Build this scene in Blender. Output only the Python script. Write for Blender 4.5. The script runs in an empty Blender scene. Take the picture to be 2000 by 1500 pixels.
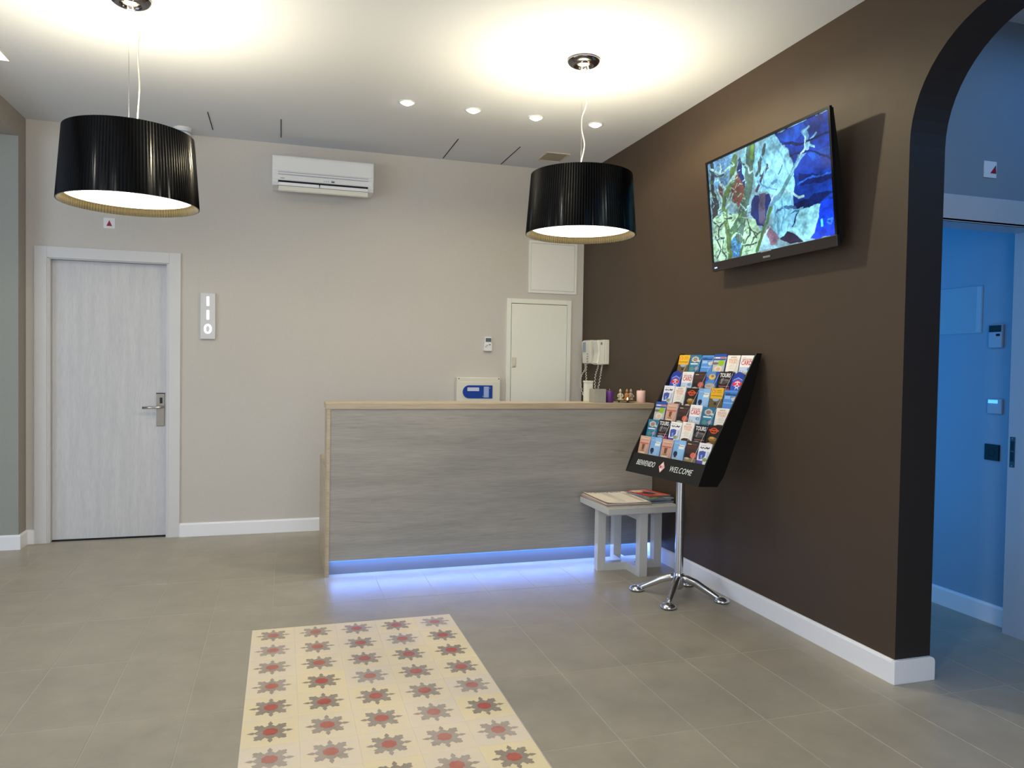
import bpy, bmesh, math, random
import numpy as np
from mathutils import Vector, Matrix
PI = math.pi
random.seed(7)
SC = bpy.context.scene
COL = SC.collection

# ------------------------------------------------------------------ camera
CAM = Vector((-2.5325, -6.1745, 1.3453)); YAW, PITCH, ROLL = 0.2973, -0.0254, 0.0161
f = Vector((math.sin(YAW)*math.cos(PITCH), math.cos(YAW)*math.cos(PITCH), math.sin(PITCH)))
r = Vector((math.cos(YAW), -math.sin(YAW), 0)); u = r.cross(f)
cr, sr = math.cos(ROLL), math.sin(ROLL)
r2 = cr*r + sr*u; u2 = -sr*r + cr*u
cam = bpy.data.objects.new('camera', bpy.data.cameras.new('camera')); COL.objects.link(cam)
M = Matrix((r2, u2, -f)).transposed().to_4x4(); M.translation = CAM
cam.matrix_world = M
cam.data.sensor_width = 36; cam.data.sensor_fit = 'HORIZONTAL'; cam.data.lens = 1472.0/2000*36
cam.data.clip_start = 0.05
SC.camera = cam

# ------------------------------------------------------------------ world, view, lights
SC.view_settings.view_transform = 'Standard'; SC.view_settings.look = 'None'
SC.view_settings.gamma = 1; SC.view_settings.use_curve_mapping = False
SC.view_settings.exposure = 0.6
SC.cycles.use_denoising = True
SC.cycles.max_bounces = 10; SC.cycles.diffuse_bounces = 6
SC.cycles.sample_clamp_indirect = 6
W = bpy.data.worlds.new('world'); SC.world = W; W.use_nodes = True
W.node_tree.nodes['Background'].inputs[0].default_value = (0.55, 0.72, 1, 1)
W.node_tree.nodes['Background'].inputs[1].default_value = 0.8

def lamp(name, kind, loc, energy, color, direction=(0, 0, -1), **kw):
    d = bpy.data.lights.new(name, kind); d.energy = energy; d.color = color
    for k, v in kw.items(): setattr(d, k, v)
    o = bpy.data.objects.new(name, d); COL.objects.link(o); o.location = loc
    o.rotation_euler = Vector(direction).to_track_quat('-Z', 'Y').to_euler()
    return o
DAY = (0.78, 0.88, 1.0); WARM = (1.0, 0.86, 0.56); NEUT = (1.0, 0.93, 0.82)
H = 3.034
# daylight through the big shop window of the bay on the left; unseen fill light added behind the camera
lamp('window_daylight', 'AREA', (-6.45, -3.7, 1.45), 36, DAY, (1, 0, 0), shape='RECTANGLE', size=3.2, size_y=2.4)
lamp('rear_fill_light', 'AREA', (-2.6, -9.3, 1.5), 55, (0.84, 0.91, 1.0), (0, 1, 0), shape='RECTANGLE', size=3.4, size_y=2.6)
# further ceiling spots of the room behind the camera
for sx, sy in ((-3.25, -4.75), (-1.75, -4.75), (-2.5, -5.3), (-3.3, -7.0), (-1.3, -7.0)):
    lamp('ceiling_spot', 'SPOT', (sx, sy, H-0.03), 13, NEUT, spot_size=2.9, spot_blend=0.6, shadow_soft_size=0.05)
# unseen area lights added to spread blue light through the bathroom and the lobby
lamp('bathroom_blue_fill', 'AREA', (0.21, -2.2, 1.35), 8.0, (0.03, 0.40, 1.0), (1, 0, 0), shape='RECTANGLE', size=1.8, size_y=2.2)
lamp('lobby_blue_fill', 'AREA', (1.05, -4.3, 2.98), 6, (0.10, 0.44, 1.0), (0, 0, -1), shape='RECTANGLE', size=0.9, size_y=1.2)

# ------------------------------------------------------------------ materials
def lin(c):
    return tuple(((x/255)/12.92 if x/255 <= .04045 else ((x/255+.055)/1.055)**2.4) for x in c)
MATS = {}
def mat(name, srgb=None, rough=.6, metal=0.0, emit=None, estr=1.0, noise=0.0, nscale=6.0, bump=0.0, bscale=200.0,
        trans=0.0, ior=1.45, alpha=1.0, coat=0.0, spec=0.5):
    if name in MATS: return MATS[name]
    m = bpy.data.materials.new(name); m.use_nodes = True; MATS[name] = m
    nt = m.node_tree; N = nt.nodes; L = nt.links; b = N['Principled BSDF']
    c = lin(srgb) if srgb else (.5, .5, .5)
    b.inputs['Base Color'].default_value = (*c, 1)
    b.inputs['Roughness'].default_value = rough; b.inputs['Metallic'].default_value = metal
    b.inputs['Transmission Weight'].default_value = trans; b.inputs['IOR'].default_value = ior
    b.inputs['Alpha'].default_value = alpha; b.inputs['Coat Weight'].default_value = coat
    b.inputs['Specular IOR Level'].default_value = spec
    if emit:
        b.inputs['Emission Color'].default_value = (*lin(emit), 1); b.inputs['Emission Strength'].default_value = estr
    if noise or bump:
        tc = N.new('ShaderNodeTexCoord')
    if noise:
        n = N.new('ShaderNodeTexNoise'); n.inputs['Scale'].default_value = nscale; n.inputs['Detail'].default_value = 6
        L.new(tc.outputs['Object'], n.inputs['Vector'])
        mx = N.new('ShaderNodeMix'); mx.data_type = 'RGBA'
        mx.inputs[6].default_value = (*[x*(1-noise) for x in c], 1); mx.inputs[7].default_value = (*[min(1, x*(1+noise)) for x in c], 1)
        L.new(n.outputs['Fac'], mx.inputs[0]); L.new(mx.outputs[2], b.inputs['Base Color'])
    if bump:
        n2 = N.new('ShaderNodeTexNoise'); n2.inputs['Scale'].default_value = bscale; n2.inputs['Detail'].default_value = 3
        L.new(tc.outputs['Object'], n2.inputs['Vector'])
        bp = N.new('ShaderNodeBump'); bp.inputs['Strength'].default_value = bump; bp.inputs['Distance'].default_value = .002
        L.new(n2.outputs['Fac'], bp.inputs['Height']); L.new(bp.outputs['Normal'], b.inputs['Normal'])
    return m

def print_mat(name, rough=.35, emission=0.0):
    """a printed or lit picture: colours come from the mesh's own colour attribute"""
    m = bpy.data.materials.new(name); m.use_nodes = True
    nt = m.node_tree; b = nt.nodes['Principled BSDF']; a = nt.nodes.new('ShaderNodeAttribute'); a.attribute_name = 'ink'
    b.inputs['Roughness'].default_value = rough
    if emission:
        b.inputs['Base Color'].default_value = (.01, .01, .01, 1)
        nt.links.new(a.outputs['Color'], b.inputs['Emission Color']); b.inputs['Emission Strength'].default_value = emission
    else:
        nt.links.new(a.outputs['Color'], b.inputs['Base Color'])
    return m

def wood_mat(name, c1, c2, c3, axis='X', scale=1.0, rough=.5, lo=.88):
    """streaky wood grain running along one axis"""
    m = bpy.data.materials.new(name); m.use_nodes = True
    nt = m.node_tree; N = nt.nodes; L = nt.links; b = N['Principled BSDF']; b.inputs['Roughness'].default_value = rough
    tc = N.new('ShaderNodeTexCoord')
    def noise(sl, sa, det, dist=0.0):
        mp = N.new('ShaderNodeMapping')
        s = [sa*scale]*3; s['XYZ'.index(axis)] = sl*scale; mp.inputs['Scale'].default_value = s
        L.new(tc.outputs['Object'], mp.inputs['Vector'])
        n = N.new('ShaderNodeTexNoise'); n.inputs['Scale'].default_value = 1; n.inputs['Detail'].default_value = det
        n.inputs['Distortion'].default_value = dist
        L.new(mp.outputs['Vector'], n.inputs['Vector']); return n
    n1 = noise(.8, 11, 9, .1); n2 = noise(6, 120, 4); n3 = noise(2.2, 22, 6, .5)
    rp = N.new('ShaderNodeValToRGB'); rp.color_ramp.elements[0].position = .32; rp.color_ramp.elements[1].position = .68
    rp.color_ramp.elements[0].color = (*lin(c1), 1); rp.color_ramp.elements[1].color = (*lin(c2), 1)
    L.new(n1.outputs['Fac'], rp.inputs['Fac'])
    mx = N.new('ShaderNodeMix'); mx.data_type = 'RGBA'; mx.blend_type = 'MULTIPLY'
    r2 = N.new('ShaderNodeValToRGB'); r2.color_ramp.elements[0].position = .3; r2.color_ramp.elements[1].position = .6
    r2.color_ramp.elements[0].color = (lo, lo, lo, 1); r2.color_ramp.elements[1].color = (1.05, 1.05, 1.05, 1)
    L.new(n2.outputs['Fac'], r2.inputs['Fac']); mx.inputs[0].default_value = 1
    L.new(rp.outputs['Color'], mx.inputs[6]); L.new(r2.outputs['Color'], mx.inputs[7])
    mk = N.new('ShaderNodeMix'); mk.data_type = 'RGBA'
    r3 = N.new('ShaderNodeValToRGB'); r3.color_ramp.elements[0].position = .66; r3.color_ramp.elements[1].position = .8
    r3.color_ramp.elements[0].color = (0, 0, 0, 1); r3.color_ramp.elements[1].color = (.75, .75, .75, 1)
    L.new(n3.outputs['Fac'], r3.inputs['Fac']); L.new(r3.outputs['Color'], mk.inputs[0])
    L.new(mx.outputs[2], mk.inputs[6]); mk.inputs[7].default_value = (*lin(c3), 1)
    L.new(mk.outputs[2], b.inputs['Base Color'])
    return m

def tile_mat(name, c, var=.10, rough=.42):
    m = bpy.data.materials.new(name); m.use_nodes = True
    nt = m.node_tree; N = nt.nodes; L = nt.links; b = N['Principled BSDF']
    g = N.new('ShaderNodeNewGeometry'); oi = N.new('ShaderNodeObjectInfo')
    n = N.new('ShaderNodeTexNoise'); n.inputs['Scale'].default_value = 5; n.inputs['Detail'].default_value = 9; n.inputs['Roughness'].default_value = .65
    L.new(g.outputs['Position'], n.inputs['Vector'])
    ad = N.new('ShaderNodeMath'); ad.operation = 'MULTIPLY_ADD'; ad.inputs[1].default_value = .06
    L.new(oi.outputs['Random'], ad.inputs[0]); L.new(n.outputs['Fac'], ad.inputs[2])
    rp = N.new('ShaderNodeValToRGB'); c0 = lin(c)
    rp.color_ramp.elements[0].position = .35; rp.color_ramp.elements[1].position = .9
    rp.color_ramp.elements[0].color = (*[x*(1-var) for x in c0], 1); rp.color_ramp.elements[1].color = (*[x*(1+var) for x in c0], 1)
    L.new(ad.outputs[0], rp.inputs['Fac']); L.new(rp.outputs['Color'], b.inputs['Base Color'])
    b.inputs['Roughness'].default_value = rough; b.inputs['Specular IOR Level'].default_value = .45
    return m

def worn_mat(name, c, worn, amount=.55, rough=.45):
    """print of an old cement tile: worn towards a paler tone, tile by tile and in blotches"""
    m = bpy.data.materials.new(name); m.use_nodes = True
    nt = m.node_tree; N = nt.nodes; L = nt.links; b = N['Principled BSDF']
    g = N.new('ShaderNodeNewGeometry'); oi = N.new('ShaderNodeObjectInfo')
    n = N.new('ShaderNodeTexNoise'); n.inputs['Scale'].default_value = 11; n.inputs['Detail'].default_value = 7; n.inputs['Roughness'].default_value = .7
    L.new(g.outputs['Position'], n.inputs['Vector'])
    ad = N.new('ShaderNodeMath'); ad.operation = 'MULTIPLY_ADD'; ad.inputs[1].default_value = .45
    L.new(oi.outputs['Random'], ad.inputs[0]); L.new(n.outputs['Fac'], ad.inputs[2])
    rp = N.new('ShaderNodeValToRGB')
    rp.color_ramp.elements[0].position = .5; rp.color_ramp.elements[1].position = 1.05
    rp.color_ramp.elements[0].color = (*lin(c), 1)
    a, w = lin(c), lin(worn)
    rp.color_ramp.elements[1].color = (*[x+(y-x)*amount for x, y in zip(a, w)], 1)
    L.new(ad.outputs[0], rp.inputs['Fac']); L.new(rp.outputs['Color'], b.inputs['Base Color'])
    b.inputs['Roughness'].default_value = rough
    return m

# ------------------------------------------------------------------ mesh building
class MB:
    def __init__(s): s.v = []; s.f = []; s.m = []; s.sm = []
    def poly(s, pts, mi=0, smooth=False):
        b = len(s.v); s.v += [tuple(p) for p in pts]; s.f.append(tuple(range(b, b+len(pts)))); s.m.append(mi); s.sm.append(smooth); return s
    def add(s, vs, fs, mi=0, smooth=False):
        b = len(s.v); s.v += [tuple(p) for p in vs]
        for q in fs: s.f.append(tuple(b+i for i in q)); s.m.append(mi); s.sm.append(smooth)
        return s
    def box(s, x0, x1, y0, y1, z0, z1, mi=0, bev=0.0):
        if bev <= 0:
            vs = [(x, y, z) for x in (x0, x1) for y in (y0, y1) for z in (z0, z1)]
            return s.add(vs, [(0, 1, 3, 2), (4, 6, 7, 5), (0, 4, 5, 1), (2, 3, 7, 6), (0, 2, 6, 4), (1, 5, 7, 3)], mi)
        bm = bmesh.new(); bmesh.ops.create_cube(bm, size=1)
        for v in bm.verts: v.co = Vector(((x0+x1)/2+v.co.x*(x1-x0), (y0+y1)/2+v.co.y*(y1-y0), (z0+z1)/2+v.co.z*(z1-z0)))
        bmesh.ops.bevel(bm, geom=bm.edges[:], offset=bev, segments=2, profile=.5, affect='EDGES')
        return s.bm(bm, mi)
    def bm(s, bm, mi=0, smooth=False):
        bm.verts.ensure_lookup_table(); bm.verts.index_update()
        s.add([v.co[:] for v in bm.verts], [[v.index for v in fc.verts] for fc in bm.faces], mi, smooth); bm.free(); return s
    def prism(s, pts, axis, a, b, mi=0, bev=0.0):
        """closed 2-D outline extruded along an axis from a to b"""
        def P(p, t): return {'x': (t, p[0], p[1]), 'y': (p[0], t, p[1]), 'z': (p[0], p[1], t)}[axis]
        n = len(pts); vs = [P(p, a) for p in pts]+[P(p, b) for p in pts]
        fs = [tuple(range(n))[::-1], tuple(range(n, 2*n))]+[(i, (i+1) % n, n+(i+1) % n, n+i) for i in range(n)]
        if bev:
            bm = bmesh.new(); V = [bm.verts.new(v) for v in vs]
            for q in fs: bm.faces.new([V[i] for i in q])
            bmesh.ops.recalc_face_normals(bm, faces=bm.faces[:])
            bmesh.ops.bevel(bm, geom=bm.edges[:], offset=bev, segments=2, profile=.5, affect='EDGES')
            return s.bm(bm, mi)
        return s.add(vs, fs, mi)
    def lathe(s, prof, c=(0, 0, 0), n=32, mi=0, smooth=True, close=False):
        vs = []; fs = []; k = len(prof)
        for i in range(n):
            a = 2*PI*i/n
            for (rr, z) in prof: vs.append((c[0]+rr*math.cos(a), c[1]+rr*math.sin(a), c[2]+z))
        for i in range(n):
            j = (i+1) % n
            for q in range(k-1): fs.append((i*k+q, j*k+q, j*k+q+1, i*k+q+1))
            if close: fs.append((i*k+k-1, j*k+k-1, j*k, i*k))
        return s.add(vs, fs, mi, smooth)
    def cyl(s, c, rr, h, n=24, mi=0, r1=None, bev=0.0):
        r1 = rr if r1 is None else r1; b = bev
        return s.lathe([(0, 0), (rr-b, 0), (rr, b), (r1, h-b), (r1-b, h), (0, h)] if b else [(0, 0), (rr, 0), (rr, 0), (r1, h), (r1, h), (0, h)], c, n, mi, bool(b))
    def tube(s, pts, rad, n=10, mi=0):
        pts = [Vector(p) for p in pts]; R = rad if isinstance(rad, (list, tuple)) else [rad]*len(pts)
        vs = []; fs = []; ref = None
        for i, p in enumerate(pts):
            t = (pts[min(i+1, len(pts)-1)]-pts[max(i-1, 0)]).normalized()
            if ref is None: ref = t.orthogonal().normalized()
            a = (ref-t*ref.dot(t)).normalized(); ref = a; b = t.cross(a)
            for k in range(n):
                w = 2*PI*k/n; vs.append(p+(a*math.cos(w)+b*math.sin(w))*R[i])
        for i in range(len(pts)-1):
            for k in range(n): fs.append((i*n+k, i*n+(k+1) % n, (i+1)*n+(k+1) % n, (i+1)*n+k))
        fs.append(tuple(range(n))[::-1]); fs.append(tuple((len(pts)-1)*n+k for k in range(n)))
        return s.add(vs, fs, mi, True)
    def xf(s, M):
        s.v = [tuple(M @ Vector(p)) for p in s.v]; return s
    def mesh(s, name, mats):
        me = bpy.data.meshes.new(name); me.from_pydata(s.v, [], s.f)
        for m in (mats if isinstance(mats, (list, tuple)) else [mats]): me.materials.append(m)
        me.polygons.foreach_set('material_index', s.m); me.polygons.foreach_set('use_smooth', s.sm)
        bm = bmesh.new(); bm.from_mesh(me); bmesh.ops.remove_doubles(bm, verts=bm.verts[:], dist=1e-5)
        bmesh.ops.recalc_face_normals(bm, faces=bm.faces[:]); bm.to_mesh(me); bm.free()
        me.update(); return me

def obj(name, mb, mats, parent=None, loc=(0, 0, 0), label=None):
    me = mb.mesh(name, mats) if isinstance(mb, MB) else mb
    o = bpy.data.objects.new(name, me); COL.objects.link(o); o.location = loc
    if parent: o.parent = parent
    if label: o['label'] = label
    return o
def tag(o, label, cat, group=None):
    o['label'] = label; o['category'] = cat
    if group: o['group'] = group
    return o
def thing(name, label, cat, loc=(0, 0, 0), rotz=0.0, group=None):
    o = bpy.data.objects.new(name, None); COL.objects.link(o); o.location = loc; o.rotation_euler = (0, 0, rotz)
    o.empty_display_size = .05
    return tag(o, label, cat, group)
def struct(name, mb, mats, parent=None, loc=(0, 0, 0), label=None):
    o = obj(name, mb, mats, parent, loc, label)
    if not parent: o['kind'] = 'structure'
    return o
def copy_tree(src):
    c = src.copy(); COL.objects.link(c)
    for ch in list(src.children):
        d = ch.copy(); COL.objects.link(d); d.parent = c
        for g in list(ch.children):
            e = g.copy(); COL.objects.link(e); e.parent = d
    return c
def text_mesh(s, size, xs=1.0, shear=0.0, ext=0.0004, space=1.0, bold=0.0, align='CENTER'):
    """lettering in the x-z plane, facing -y, centred"""
    cu = bpy.data.curves.new('lettering', 'FONT'); cu.body = s; cu.size = size; cu.shear = shear
    cu.align_x = align; cu.align_y = 'CENTER'; cu.extrude = ext; cu.space_character = space; cu.offset = bold; cu.resolution_u = 3
    o = bpy.data.objects.new('lettering', cu); COL.objects.link(o)
    dg = bpy.context.evaluated_depsgraph_get(); dg.update()
    me = bpy.data.meshes.new_from_object(o.evaluated_get(dg)); bpy.data.objects.remove(o); bpy.data.curves.remove(cu)
    me.transform(Matrix.Diagonal((xs, 1, 1, 1))); me.transform(Matrix.Rotation(PI/2, 4, 'X'))
    return me
def lettering(s, size, m, parent, loc, name='lettering', **kw):
    me = text_mesh(s, size, **kw); me.materials.clear(); me.materials.append(m)
    return obj(name, me, None, parent, loc)

class Canvas:
    """a small picture painted cell by cell, turned into a grid mesh with one colour per cell"""
    def __init__(s, nx, ny, c):
        s.nx, s.ny = nx, ny; s.a = np.empty((ny, nx, 3)); s.a[:] = c
        s.X, s.Y = np.meshgrid((np.arange(nx)+.5)/nx, (np.arange(ny)+.5)/ny)
    def put(s, msk, c, k=1.0): s.a[msk] = s.a[msk]*(1-k)+np.array(c)*k; return s
    def rect(s, x0, y0, x1, y1, c, k=1.0): return s.put((s.X >= x0) & (s.X <= x1) & (s.Y >= y0) & (s.Y <= y1), c, k)
    def ell(s, cx, cy, rx, ry, c, k=1.0): return s.put(((s.X-cx)/rx)**2+((s.Y-cy)/ry)**2 <= 1, c, k)
    def poly(s, P, c, k=1.0):
        ins = np.zeros(s.X.shape, bool); n = len(P)
        for i in range(n):
            (x0, y0), (x1, y1) = P[i], P[(i+1) % n]
            if y0 == y1: continue
            cr = ((y0 > s.Y) != (y1 > s.Y)) & (s.X < (x1-x0)*(s.Y-y0)/(y1-y0)+x0); ins ^= cr
        return s.put(ins, c, k)
    def line(s, P, w, c, asp=1.0, k=1.0):
        for (x0, y0), (x1, y1) in zip(P[:-1], P[1:]):
            dx, dy = (x1-x0), (y1-y0)*asp; L2 = dx*dx+dy*dy+1e-9
            t = np.clip(((s.X-x0)*dx+(s.Y-y0)*asp*dy)/L2, 0, 1)
            s.put(np.hypot(s.X-x0-t*dx, (s.Y-y0)*asp-t*dy) <= w/2, c, k)
        return s
    def grain(s, amt, seed=1):
        rg = np.random.RandomState(seed); s.a *= 1+amt*(rg.rand(s.ny, s.nx, 1)-.5)*2; return s
    def mesh(s, name, w, h, m):
        """grid in the x-z plane facing -y: x in +-w/2, z from 0 (bottom) to h"""
        nx, ny = s.nx, s.ny
        xs = np.linspace(-w/2, w/2, nx+1); zs = np.linspace(h, 0, ny+1)
        V = [(x, 0, z) for z in zs for x in xs]
        F = [((j+1)*(nx+1)+i, (j+1)*(nx+1)+i+1, j*(nx+1)+i+1, j*(nx+1)+i) for j in range(ny) for i in range(nx)]
        me = bpy.data.meshes.new(name); me.from_pydata(V, [], F); me.materials.append(m)
        c = np.clip(s.a, 0, 255)/255; c = np.where(c <= .04045, c/12.92, ((c+.055)/1.055)**2.4).reshape(-1, 3)
        col = np.ones((len(F)*4, 4), np.float32); col[:, :3] = np.repeat(c, 4, axis=0)
        at = me.color_attributes.new('ink', 'FLOAT_COLOR', 'CORNER'); at.data.foreach_set('color', col.ravel())
        return me

# ------------------------------------------------------------------ shared materials
ceil_m = mat('ceiling paint', (206, 210, 219), .85, bump=.15, bscale=90)
wall_m = mat('grey wallpaper', (200, 195, 188), .8, noise=.04, nscale=60, bump=.5, bscale=260)
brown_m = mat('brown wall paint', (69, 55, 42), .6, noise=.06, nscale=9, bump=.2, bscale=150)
jamb_m = mat('shaded brown arch paint', (40, 34, 32), .6, noise=.05)  # brown wall paint darkened for the shade inside the arch
white_m = mat('white lacquer', (212, 211, 212), .38, noise=.02)
base_m = mat('white skirting lacquer', (238, 238, 242), .3)
plast_m = mat('white plastic', (228, 229, 230), .3)
cream_p = mat('cream plastic', (222, 220, 206), .35)
dark_m = mat('black plastic', (14, 14, 16), .35)
gap_m = mat('dark gap', (30, 30, 34), .9)
steel_m = mat('brushed steel', (150, 140, 128), .35, 1.0, noise=.08, nscale=40)
chrome_m = mat('satin chrome', (205, 207, 212), .2, 1.0)
black_m = mat('matt black board', (17, 17, 17), .42)
red_m = mat('sign red', (150, 25, 40), .5)
grout_m = mat('grey grout', (178, 172, 160), .8)
tile_m = tile_mat('grey stone tile', (166, 158, 141), .14, .36)
cream_m = worn_mat('cream cement tile', (238, 220, 177), (230, 216, 199), .8)
star_m = worn_mat('grey star print', (150, 137, 120), (190, 178, 166), .75)
redc_m = worn_mat('red centre print', (184, 82, 66), (192, 140, 126), .75)
door_m = wood_mat('pale wood veneer', (196, 195, 198), (206, 205, 206), (190, 189, 192), 'Z', 2.2, .5, .93)
oakgrey_m = wood_mat('grey wood laminate', (149, 145, 137), (167, 161, 152), (110, 105, 100), 'X', 1.3, .45)
top_m = wood_mat('beige wood laminate', (176, 158, 132), (192, 174, 148), (150, 135, 112), 'X', 1.2, .4)

# ------------------------------------------------------------------ floor with its tiles
RX0, RX1, RY1, RP = -2.660, -1.657, -2.237, 0.2006
fb = MB()
fb.box(-6.6, 2.2, -9.6, 0.4, -.12, -.0009)
floor = struct('floor', fb, grout_m)
TX, TY, PX, PY, G = -1.352, -3.733, .3035, .613, .0027
def tile_box(x0, x1, y0, y1, m=tile_m, name='floor_tile', dz=0.0):
    w, d = (x1-x0)/2, (y1-y0)/2; b = .0012
    mb = MB()
    mb.add([(-w, -d, -.0022), (w, -d, -.0022), (w, d, -.0022), (-w, d, -.0022), (-w, -d, -b), (w, -d, -b), (w, d, -b), (-w, d, -b),
            (-w+b, -d+b, 0), (w-b, -d+b, 0), (w-b, d-b, 0), (-w+b, d-b, 0)],
           [(0, 1, 5, 4), (1, 2, 6, 5), (2, 3, 7, 6), (3, 0, 4, 7), (4, 5, 9, 8), (5, 6, 10, 9), (6, 7, 11, 10), (7, 4, 8, 11), (8, 9, 10, 11)])
    return mb
_cache = {}
def put_tile(x0, x1, y0, y1):
    if x1-x0 < .012 or y1-y0 < .012: return
    k = (round(x1-x0, 4), round(y1-y0, 4))
    if k not in _cache: _cache[k] = tile_box(x0, x1, y0, y1).mesh('floor_tile', tile_m)
    obj('floor_tile', _cache[k], None, floor, ((x0+x1)/2, (y0+y1)/2, random.uniform(-.0003, .0002)))
for i in range(-16, 12):
    for j in range(-9, 8):
        x0, x1 = TX+i*PX+G/2, TX+(i+1)*PX-G/2; y0, y1 = TY+(j)*PY+G/2, TY+(j+1)*PY-G/2
        y1 = min(y1, .06)
        if j < -2: continue
        if x0 > RX0-.001 and x1 < RX1+.001 and y1 < RY1: continue
        if x1 <= RX0 or x0 >= RX1 or y0 >= RY1: put_tile(x0, x1, y0, y1)
        else:                                        # cut round the old tiles
            yb = min(y1, RY1-.002)
            if y1 > RY1: put_tile(x0, x1, RY1+.0015, y1)
            if x0 < RX0: put_tile(x0, RX0-.0015, y0, yb)
            if x1 > RX1: put_tile(RX1+.0015, x1, y0, yb)
struct('floor_border', MB().box(-6.6, 2.2, -9.6, TY-2*PY-G/2, -.0022, 0), tile_m, floor)

def star_outline(R):
    pts = []
    for k in range(8):
        a = k*PI/4
        if k % 2 == 0: half = [(.56, .17), (.66, .055), (.74, .115), (.84, .085)]; tip = (1.0, 0)
        else: half = [(.58, .19), (.68, .21), (.76, .25), (.79, .12), (.88, .10)]; tip = (.96, 0)
        loc = [(x, -y) for x, y in half]+[tip]+[(x, y) for x, y in half[::-1]]
        for x, y in loc: pts.append((R*(x*math.cos(a)-y*math.sin(a)), R*(x*math.sin(a)+y*math.cos(a))))
        pts.append((R*.54*math.cos(a+PI/8), R*.54*math.sin(a+PI/8)))
    return pts
def pattern_tile(seed):
    rg = random.Random(seed); mb = tile_box(-RP/2+.0007, RP/2-.0007, -RP/2+.0007, RP/2-.0007)
    R = .0815; so = [(x*rg.uniform(.985, 1.015), y*rg.uniform(.985, 1.015)) for x, y in star_outline(R)]
    n = len(so)
    # star as a fan of quads from an inner octagon outwards, so that concave parts stay clean
    mb.poly([(x, y, .00025) for x, y in so], 1)
    ro = [(.0275*math.cos(2*PI*k/16)*(1.05 if k % 2 else .93)*rg.uniform(.95, 1.05), .0275*math.sin(2*PI*k/16)*(1.05 if k % 2 else .93)) for k in range(16)]
    mb.poly([(x, y, .0005) for x, y in ro], 2)
    return mb.mesh('patterned_tile', [cream_m, star_m, redc_m])
obj('pale_joint', MB().box(RX0, RX1, RY1-14*RP, RY1, -.0009, -.0004), mat('pale joint filler', (226, 216, 196), .8), floor)
pt = [pattern_tile(s) for s in range(4)]
for i in range(5):
    for j in range(14):
        x, y = RX0+(i+.5)*RP, RY1-(j+.5)*RP
        o = obj('patterned_tile', pt[(i*7+j*3) % 4], None, floor, (x+random.uniform(-.0008, .0008), y+random.uniform(-.0008, .0008), .0002+random.uniform(0, .0004)))
        o.rotation_euler[2] = PI/2*random.randrange(4)+random.uniform(-.006, .006)
        o['label'] = 'old cream cement tile with grey star and red centre'

# ------------------------------------------------------------------ walls and ceiling
struct('ceiling', MB().box(-4.29, 2.2, -9.6, 0.4, H, H+.1), ceil_m)
wb = MB()
wb.box(-6.6, -4.185, 0, .15, 0, H); wb.box(-4.185, -3.305, 0, .15, 2.09, H); wb.box(-3.305, 0.0, 0, .15, 0, H)
struct('wall_back', wb, wall_m)
# left wall: a narrow strip, then the wide opening of the window bay under its lintel
lw = MB(); lw.box(-4.42, -4.28, -5.6, 0, 2.87, H); lw.box(-4.42, -4.28, -.15, 0, 0, 2.87); lw.box(-4.42, -4.28, -9.6, -5.6, 0, H)
struct('wall_left', lw, mat('shaded wall paint', (158, 151, 143), .8, noise=.04, nscale=50))  # wall colour darkened to carry the dimmer light on this side
by = MB(); by.box(-6.6, -4.42, -.15, 0, 0, 2.87); by.box(-6.6, -4.2803, -.16, -.15, 0, 2.87); by.box(-6.6, -4.42, -5.75, -5.6, 0, 2.87)
by.box(-6.75, -6.6, -5.75, 0, 0, .12); by.box(-6.75, -6.6, -5.75, 0, 2.75, 2.87); by.box(-6.75, -6.6, -2.0, 0, .12, 2.75); by.box(-6.75, -6.6, -5.75, -5.4, .12, 2.75)
struct('wall_bay', by, mat('bay paint with daylight tint', (152, 154, 148), .8, noise=.04, nscale=50))  # greenish daylight and its lower level worked into the wall colour
struct('ceiling', MB().box(-6.75, -4.42, -5.75, 0, 2.87, 2.97), ceil_m)
win = MB(); win.box(-6.7, -6.64, -5.4, -2.0, .12, .18); win.box(-6.7, -6.64, -5.4, -2.0, 2.69, 2.75)
for yy in (-5.4, -4.29, -3.17, -2.06): win.box(-6.7, -6.64, yy, yy+.06, .18, 2.69)
w1 = struct('window_1', win, white_m)
rw = MB(); rw.box(-4.42, 2.2, -9.6, -9.45, 2.85, H); rw.box(-4.42, -4.3, -9.6, -9.45, 0, 2.85); rw.box(-.9, 2.2, -9.6, -9.45, 0, 2.85)
struct('wall_front', rw, wall_m)
# the brown wall with the arch
AY, AB, AR, AT = -3.592, -5.25, .46, 2.765
def arc(y0, y1, rr, top, n=14):
    """opening outline from the floor at y0 over the arch to the floor at y1 (y0 > y1)"""
    P = [(y0, 0)]
    for k in range(n+1):
        a = PI/2*k/n; P.append((y0-rr+rr*math.cos(a), top-rr+rr*math.sin(a)))
    for k in range(n+1):
        a = PI/2+PI/2*k/n; P.append((y1+rr+rr*math.cos(a), top-rr+rr*math.sin(a)))
    P.append((y1, 0)); return P
A = arc(AY, AB, AR, AT)
T = .19; bw = MB()
def wall_face(x, mi):
    bw.poly([(x, 0, 0), (x, 0, H), (x, AY, H), (x, AY, 0)], mi); bw.poly([(x, AB, 0), (x, AB, H), (x, -9.45, H), (x, -9.45, 0)], mi)
    for p, q in zip(A[1:-2], A[2:-1]): bw.poly([(x, p[0], p[1]), (x, p[0], H), (x, q[0], H), (x, q[0], q[1])], mi)
wall_face(0, 0); wall_face(T, 2)
for p, q in zip(A[:-1], A[1:]): bw.poly([(0, *p), (T, *p), (T, *q), (0, *q)], 1)
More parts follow.
